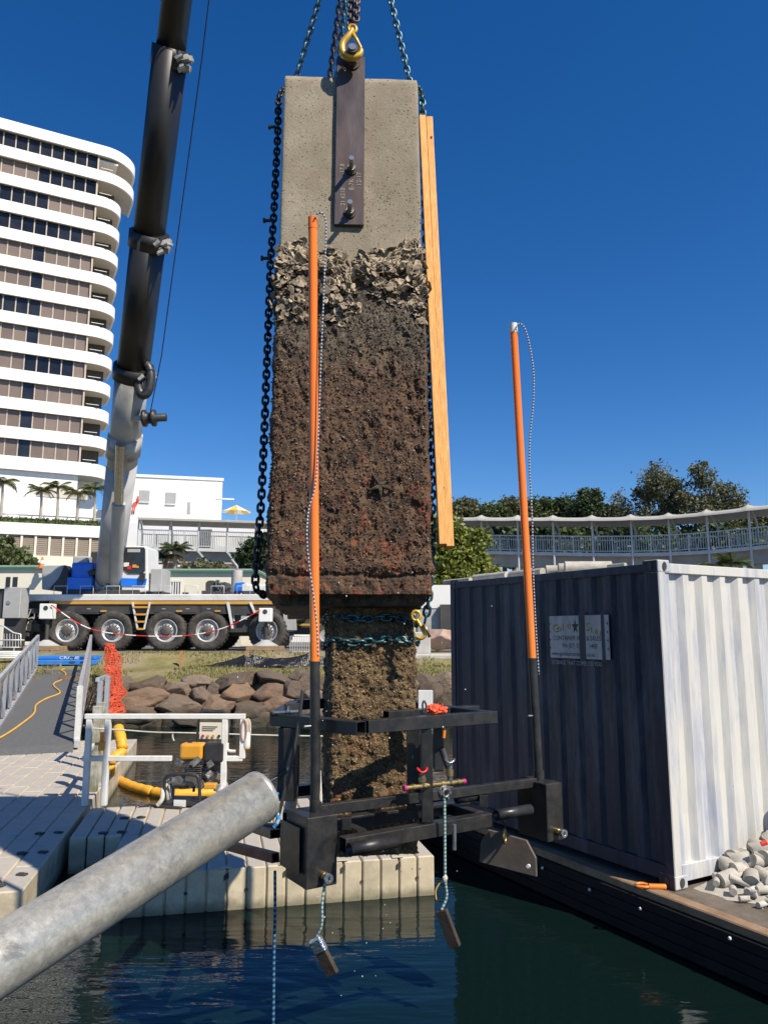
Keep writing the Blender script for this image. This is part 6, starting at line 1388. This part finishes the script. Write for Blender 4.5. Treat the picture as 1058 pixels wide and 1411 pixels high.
def weight(px0, py0, px1, py1, Y, lab, tape):
    a, c = at(px0, py0, Y), at(px1, py1, Y - .02); o = thing('steel_weight', lab, 'weight', c, 'weights hanging under the frame'); MB().bar(a, c, .075, .03, V(-.5, -.8, 0.1)).build('bar', 'rusty_bar', o, .004)
    if tape: MB().bar(a - (c - a) * .02, a.lerp(c, .38), .084, .04, V(-.5, -.8, .1)).build('tape_wrap', 'foil', o, .01, 2)
    return a
a1 = weight(434, 1294, 459, 1343, 4.55, 'rusty flat steel weight with silver tape on its upper end', True); a2 = weight(608, 1254, 627, 1305, 4.9, 'bare rusty flat steel weight on a green and white rope', False)
hang('green and white rope holding the taped weight', [F(.11, -.02, 1.28), at(444, 1245, 4.52), at(443, 1275, 4.53), a1], .0075, 'cord_green_white', name='rope')
hang('white and green rope holding the bare weight', [at(612, 1098, 4.84), at(612.5, 1150, 4.86), at(613, 1210, 4.88), at(615, 1235, 4.9), a2], .009, 'cord_green_white', name='rope')
hang('yellow frayed tail of the knot above the bare weight', [at(613, 1212, 4.88), at(605, 1218, 4.88), at(600, 1228, 4.88), at(601, 1240, 4.88)], .0045, 'yellow_cord', name='rope_tail')
kn = bmesh.new(); bmesh.ops.create_icosphere(kn, subdivisions=2, radius=1)
for v_ in kn.verts: v_.co = V(v_.co.x * .016, v_.co.y * .016, v_.co.z * .024) * (1 + .3 * fbm(v_.co * 2))
me = bpy.data.meshes.new('knot'); kn.to_mesh(me); kn.free(); me.materials.append(M['rope_white']); tag(put('rope_knot', me, None, Matrix.Translation(at(613, 1211, 4.87))), 'pale knot in the rope above the bare weight', 'knot')
# clipped-corner steel plate hung below the right stub tube
pp_ = [(660, 1188, 5.42), (662, 1160, 5.42), (672, 1143, 5.40), (725, 1158, 5.27), (738, 1182, 5.24), (739.5, 1208, 5.24)]
cpP = [at(*p) for p in pp_]; pn_ = (cpP[3] - cpP[0]).cross(cpP[1] - cpP[0]).normalized()
pn_ = pn_ if pn_.y > 0 else -pn_
cp0 = cpP[0]; cpP = [p - pn_ * (p - cp0).dot(pn_) for p in cpP]
spl = thing('clipped_plate', 'weathered steel plate with clipped corners hanging under the frame', 'plate', cpP[0]); MB().prism(cpP, pn_ * .022).build('plate', 'rust_plate', spl, .003)
q = at(727, 1194, 5.22); MB().cyl(q, q + pn_ * .02, .012, n=12).build('hole', 'white_plastic', spl)
q = at(695, 1152, 5.30); o = thing('shackle', 'rusty shackle holding the clipped steel plate', 'shackle', q); MB().tube([q + V(.012 * math.cos(a), .03 * math.cos(a), .045 * math.sin(a)) for a in [2 * math.pi * k / 16 for k in range(16)]], .008, 6, True).build('bow', 'brass', o); MB().tube([q + V(0, 0, .04), q + V(0, 0, .14)], .01, 6).build('link_strap', 'frame_black', o)
# falling drops
dm = MB(); bmx = bmesh.new(); bmesh.ops.create_icosphere(bmx, subdivisions=1, radius=1); dv = [v_.co.copy() for v_ in bmx.verts]; df = [tuple(v_.index for v_ in f_.verts) for f_ in bmx.faces]; bmx.free()
for k in range(75):
    x = random.gauss(-.05, .33); z = random.uniform(.4, 3.2); y = random.uniform(4.6, 6.2); r_ = random.uniform(.0018, .0045)
    dm.add([V(x, y, z) + V(p.x * r_, p.y * r_, p.z * r_ * 1.5) for p in dv], df, True)
stuff(dm.build('water_drops', 'droplet'), 'scattered water drops falling from the pile and frame', 'water drops')

# ================================================================== BARGE AND CONTAINER
BZ = .413
e0, ed = V(.695, 10.03, 0), V(.477, -.879, 0).normalized(); en = V(-ed.y, ed.x, 0); en = en if en.x > 0 else -en
def bq(s_, o_, z): q = e0 + ed * s_ + en * o_; return V(q.x, q.y, z)
m, t, b = nodes('barge_deck'); vec = coords(t, rnd=False)
col = ramp(t, noisetex(t, vec, 2.4, 9, .7), [(.35, (.075, .055, .04)), (.6, (.15, .125, .095)), (.75, (.25, .22, .17))])
L(t, col, b.inputs['Base Color']); b.inputs['Roughness'].default_value = .85; L(t, bumpn(t, noisetex(t, vec, 45, 8, .7), .7, .01), b.inputs['Normal'])
bg_ = thing('barge', 'flat work barge with rusty deck and black rubber fendering', 'barge', bq(3.5, 3, 0))
MB().par(bq(-.6, .06, BZ), ed * 10.5, en * 7, V(0, 0, -.75)).build('hull', 'barge_deck', bg_)
MB().par(bq(-.6, 0, BZ + .012), ed * 10.5, en * .13, V(0, 0, -.075)).build('edge_cap', 'barge_edge', bg_, .01)
for k in range(4):
    MB().par(bq(-.6, -.035 - .004 * (k % 2), BZ - .066 - k * .085), ed * 10.5, en * .09, V(0, 0, -.079)).build('fender_strip', 'barge_rubber', bg_, .004, 1)
MB().par(bq(-.6, .03, BZ - .36), ed * 10.5, en * .03, V(0, 0, -.6)).build('side_plate', 'barge_rubber', bg_)
for px, py in ((747, 1196), (812, 1226), (882, 1252), (1005, 1293)):
    q = onplane(px, py, bq(0, -.05, 0), en); MB().cyl(q, q - en * .012, .016, .010, 10).build('bolt_head', 'white_plastic', bg_)
# container
CP = V(2.538, 7.065, .417); cl, cr = V(-.5, .866, 0), V(.866, .5, 0); CLn, CRn, CH = 3.36, 2.7, 2.896
nl_, nrr = V(-.866, -.5, 0), V(.5, -.866, 0)      # outward normals of the left and right faces
cn = thing('shipping_container', 'navy shipping container with pale weathered end and faded hire sign', 'container', CP)
def cq(u_, v_, z): return CP + cl * u_ + cr * v_ + V(0, 0, z)
def corr(nm, mt, o, d, nrm_, ln, z0, z1, per, dep, base):
    pts = []; x = 0; k = 0
    while x < ln - 1e-6:
        for fx, dd in ((0, 0), (.28, 0), (.5, dep), (.78, dep)):
            if x + fx * per <= ln: pts.append((x + fx * per, dd))
        x += per
    pts.append((ln, 0)); rows_ = [[o + d * x_ - nrm_ * (base + dd + (.009 * max(0, fbm(V(x_ * 1.6, z * 1.3, per * 50))) + .004 * max(0, fbm(V(x_ * 5, z * 4, 3)))) * (0 < j < 24)) + V(0, 0, z) for x_, dd in pts] for j, z in enumerate([z0 + (z1 - z0) * k / 24 for k in range(25)])]
    return MB().grid(rows_, False).build(nm, mt, cn)
P0 = CP.copy()
corr('side_panel', 'container_navy', cq(.08, 0, 0), cl, nl_, CLn - .16, .16, CH - .10, .262, .022, .012)
corr('end_panel', 'container_pale', cq(0, .08, 0), cr, nrr, CRn - .16, .17, CH - .11, .272, .044, .012)
corr('back_panel', 'container_navy', cq(CLn, .08, 0), cr, -nrr, CRn - .16, .16, CH - .1, .272, .04, .012); corr('far_panel', 'container_navy', cq(.08, CRn, 0), cl, -nl_, CLn - .16, .16, CH - .1, .262, .034, .012)
MB().par(cq(.03, .03, CH - .06), cl * (CLn - .06), cr * (CRn - .06), V(0, 0, .035)).build('roof', 'container_pale', cn)
MB().par(cq(.03, .03, .12), cl * (CLn - .06), cr * (CRn - .06), V(0, 0, .03)).build('floor', 'container_navy', cn)
for nm, o, d, ln, mt, z0, hh in (('bottom_rail', cq(.1, -.0, 0), cl, CLn - .2, 'container_navy', .06, .13), ('top_rail', cq(.1, 0, 0), cl, CLn - .2, 'container_navy', CH - .11, .08), ('bottom_rail', cq(0, .1, 0), cr, CRn - .2, 'container_pale', .06, .14), ('top_rail', cq(0, .1, 0), cr, CRn - .2, 'container_pale', CH - .12, .09), ('bottom_rail', cq(.1, CRn - .06, 0), cl, CLn - .2, 'container_navy', .03, .13), ('top_rail', cq(.1, CRn - .06, 0), cl, CLn - .2, 'container_pale', CH - .11, .08), ('bottom_rail', cq(CLn - .06, .1, 0), cr, CRn - .2, 'container_navy', .03, .13), ('top_rail', cq(CLn - .06, .1, 0), cr, CRn - .2, 'container_navy', CH - .11, .08)):
    MB().par(o + V(0, 0, z0), d * ln, (cr if d == cl else cl) * .06, V(0, 0, hh)).build(nm, mt, cn, .004)
for u_, v_ in ((0, 0), (1, 0), (0, 1), (1, 1)):
    o = cq(u_ * (CLn - .10), v_ * (CRn - .10), .1)
    near = (u_, v_) == (0, 0)
    MB().par(o, cl * .10, cr * .10, V(0, 0, CH - .2)).build('corner_post', 'container_navy' if u_ else 'container_pale', cn, .008)
    for zz in (0, CH - .118):
        c_ = MB().par(cq(u_ * (CLn - .178) - .004, v_ * (CRn - .162) - .004, zz + .002), cl * .178, cr * .162, V(0, 0, .118)).build('corner_casting', 'container_navy' if u_ else 'container_pale', cn, .012, 2)
        for o2, nrm_, dd, cc in ((cq(u_ * (CLn - .178) + .085, -.004, zz + .06), nl_, cl, 0), (cq(-.004, v_ * (CRn - .162) + .08, zz + .06), nrr, cr, 1)):
            if (cc == 0 and v_) or (cc == 1 and u_): continue
            poly = [o2 + dd * (.027 * math.cos(a)) + V(0, 0, .040 * math.sin(a) * 1) + nrm_ * .009 for a in [2 * math.pi * k / 18 for k in range(18)]]
            MB().prism(poly, -nrm_ * .004).build('lock_hole', 'truck_dark', c_)
# near corner: the side facing the water is navy, laid over the pale post
MB().par(cq(.004, -.0035, .12), cl * .094, nl_ * .003, V(0, 0, CH - .24)).build('post_face', 'container_navy', cn)
for zz in (0, CH - .118): MB().par(cq(.006, -.0045, zz + .004), cl * .164, nl_ * .003, V(0, 0, .112)).build('casting_face', 'container_navy', cn)
# sign
sx, sn = -cl, nl_
def sgn(px, py, o=.02): return onplane(px, py, CP + nl_ * o, nl_)
s0 = sgn(758.5, 906, .004); s1_ = sgn(838, 848, .004)
sw = (s1_ - s0).dot(sx); sh = s1_.z - s0.z
zb_ = s0.z; zt2 = sgn(758.5, 849, .004).z; sh = zt2 - zb_ - .0
sg = MB().par(s0, sx * sw, nl_ * .003, V(0, 0, sh)).build('hire_sign', 'sign_plate', cn)
def stext(s__, fx, fz, size, mt, xs=1.0, o=.0045, rot=0): return text('sign_lettering', s__, size, rotm(sx, V(0, 0, 1), nl_, s0 + sx * (sw * fx) + V(0, 0, sh * fz) + nl_ * o) @ Matrix.Rotation(rot, 4, 'Z'), mt, sg, 0, xs=xs)
H_ = sh
for dx, dz, mt, o in ((.006, -.008, 'text_dark', .0040), (0, 0, 'text_yellow', .0050)):
    for i, ch in enumerate('Gold'): stext(ch, .06 + i * .085 + dx, .60 + .03 * i + dz, H_ * (.27 if i == 0 else .23), mt, 1.1, o, R(8))
    for i, ch in enumerate('Star'): stext(ch, .62 + i * .075 + dx, .66 - .035 * i + dz, H_ * (.27 if i == 0 else .22), mt, 1.0, o, R(-10))
st = []; c_ = s0 + sx * sw * .455 + V(0, 0, sh * .74)
for k in range(10): r_ = (.15 if k % 2 == 0 else .06) * sh; a = math.pi / 2 + k * math.pi / 5; st.append(c_ + sx * r_ * .8 * math.cos(a) + V(0, 0, r_ * 1.25 * math.sin(a)))
MB().prism([p + nl_ * .0036 for p in st], nl_ * .001).build('star_emblem', 'text_dark', sg)
stext('CONTAINER HIRE & SALES', .06, .42, H_ * .16, 'text_dark', .83); stext('PH (07) 55       1400', .22, .24, H_ * .16, 'text_dark', .85); stext('www.goldstarcontainers.co.au', .03, .06, H_ * .145, 'text_dark', .80)
stext('STORAGE THAT COMES TO YOU', .03, -.15, H_ * .14, 'text_pale', .78, .0085)
for fx, fw_ in ((.52, .10), (.88, .05)): MB().par(s0 + sx * sw * fx + nl_ * .0058 + V(0, 0, -.02), sx * sw * fw_, nl_ * .0005, V(0, 0, sh + .05)).build('worn_streak', 'navy_streak', sg)
for side in (0, 1):
    for k in range(4): p = s0 + sx * (sw * (.0 if side == 0 else .985)) + V(0, 0, sh * (.2 + .19 * k)) + nl_ * .006; MB().prism([p, p + sx * .02 * (1 if side == 0 else -1) + V(0, 0, .018), p + V(0, 0, .03)], nl_ * .0008).build('worn_star', 'navy_streak', sg)
# concrete cores on the container roof
G = 'cores laid on the container roof'
rz = CP.z + CH
for i, (x0, x1, r_, yy) in enumerate(((653, 699, .05, .3), (701, 748, .052, .35), (752, 769, .055, .2), (769, 780, .06, .22), (778, 815, .062, .15), (838, 862, .02, .12), (612, 648, .03, .2))):
    def onroof(px):
        r__ = ray(px, 790); n2 = nl_; Pp = CP - nl_ * yy; tt = (Pp - EYE).dot(n2) / V(r__.x, 1, 0).dot(n2); q = EYE + V(r__.x, 1, 0) * tt; return V(q.x, q.y, rz + r_ - .025)
    a, c = onroof(x0), onroof(x1)
    if i in (2, 3, 4): c = a + (cr * .6 - cl * .4).normalized() * (.35 if i < 4 else .5)
    o = MB().cyl(a, c, r_, n=18).build('concrete_core', 'core_concrete', None, .004); tag(o, ['long pale concrete core at the far end of the container roof', 'long pale core beside the orange pole on the container roof', 'short core, first of three stacked ends on the container roof', 'short core, middle of three stacked ends on the container roof', 'thick core, nearest the sign of the three on the container roof', 'thin sliver of core near the container corner casting', 'thin core lying on the far corner of the container roof'][i], 'concrete core', G)
# heap of cores beside the container end
CM = []
for (r_, l) in ((.075, .17), (.065, .22), (.055, .16), (.07, .12), (.028, .13), (.028, .19), (.032, .1), (.024, .08)):
    for v_ in range(2):
        m_ = MB(); n_ = 16; rows_ = []
        for u_ in (-.5, -.47, .1, .46, .5):
            rr_ = r_ * (.95 if abs(u_) == .5 else 1); rows_.append([V(u_ * l + (.018 if u_ > .4 and v_ else 0) * math.sin(3 * a), rr_ * math.cos(a), rr_ * math.sin(a)) for a in [2 * math.pi * k / n_ for k in range(n_)]])
        m_.grid(rows_, True, True); m_.f += [list(range(n_)), [4 * n_ + i for i in reversed(range(n_))]]; m_.sm += [False, False]; me = m_.mesh('concrete_core', 'core_concrete'); CM.append((r_, l, me))
def heap_h(al, ou):
    return .72 * math.exp(-((al - 1.9) / 1.05) ** 2) * max(0, 1 - ou / 1.1) ** .9
G = 'broken concrete cores heaped by the container'
for k in range(205):
    al = random.uniform(.25, 3.0); ou = random.uniform(.05, 1.15); hh = heap_h(al, ou)
    if hh < .015 and random.random() < .75: continue
    big = hh > .10 and random.random() < .62; r_, l, me = random.choice(CM[:8] if big else CM[8:])
    for lay in range(2 if hh > .25 else 1):
        z = max(r_ * .9, hh * (1 - .45 * lay) * random.uniform(.85, 1.05)); p = CP + cr * al + nrr * ou; a = random.uniform(0, 6.28); tilt = random.uniform(-.5, .5) if hh > .08 else 0
        mw = Matrix.Translation(V(p.x, p.y, BZ + z)) @ Matrix.Rotation(a, 4, 'Z') @ Matrix.Rotation(tilt, 4, 'Y') @ Matrix.Rotation(random.uniform(0, 6), 4, 'X')
        tag(put('concrete_core', me, None, mw), ('thick pale concrete core in the heap against the container end' if r_ > .04 else 'thin finger-like concrete core at the heap by the container end'), 'concrete core', G + (', thick ones' if r_ > .04 else ', thin ones'))
hm_ = MB(); rows_ = [[CP + cr * al + nrr * ou + V(0, 0, -.03 + heap_h(al, ou) * .62 * (1 + .3 * fbm(V(al * 6, ou * 6, 0)))) for ou in [.02 + .11 * j for j in range(11)]] for al in [.2 + .1 * i for i in range(30)]]
stuff(hm_.grid(rows_, False).build('rubble_fines', 'core_concrete'), 'pale crushed rubble filling the heap of cores', 'rubble')
p = onplane(1048, 1163, CP + nrr * .35, nrr); tag(MB().cyl(p, p + V(.05, .0, .015), .022, n=10).build('red_cap', 'red_plastic', None, .004), 'small red plastic cap on top of the rubble heap', 'cap')
bp_ = random.seed(5)
stf_ = MB(); vs, fs = [], []
for k in range(420):
    al = random.uniform(.2, 3.0); ou = random.uniform(.05, 1.35); p = CP + cr * al + nrr * ou; s_ = random.uniform(.004, .014) ; z = BZ + s_ * .5; o = len(vs)
    vs += [V(p.x + random.uniform(-1, 1) * s_, p.y + random.uniform(-1, 1) * s_, z + random.uniform(-.5, 1) * s_) for _ in range(5)]; fs += [(o, o + 1, o + 2), (o, o + 2, o + 3), (o, o + 3, o + 4), (o + 1, o + 2, o + 4), (o, o + 1, o + 4), (o + 2, o + 3, o + 4)]
stuff(stf_.add(vs, fs).build('concrete_chips', 'core_concrete'), 'small concrete chips scattered on the barge deck', 'chips')
# orange handle tool on the deck by the container corner
a, c = onz(876, 1221, BZ + .03), onz(917, 1222, BZ + .03); d = (c - a).normalized(); n2 = V(-d.y, d.x, 0)
ot = thing('orange_hand_tool', 'orange plastic looped hand tool lying on the barge deck by the container corner', 'tool', (a + c) / 2); ln = (c - a).length
prof = [(0, .0), (.03, .028), (.3, .034), (.55, .026), (.95, .024), (1, .018)]
MB().tube(catmull([a + d * .09 * 0 + n2 * .0, a + d * .02 + n2 * .03 + V(0, 0, .012), a + d * ln * .28 + n2 * .035 + V(0, 0, .012), a + d * ln * .5 + n2 * .01]), .013, 8).build('loop_arm', 'orange_plastic', ot)
MB().tube(catmull([a, a + d * .02 - n2 * .012, a + d * ln * .3 - n2 * .02, a + d * ln * .5]), .013, 8).build('loop_arm', 'orange_plastic', ot)
MB().tube(catmull([a + d * ln * .42, a + d * ln * .7, c]), [.024] * 16 + [.02], 12).build('grip', 'orange_plastic', ot); MB().cyl(a - d * .015, a + d * .02, .016, n=10).build('tip', 'black_plastic', ot)
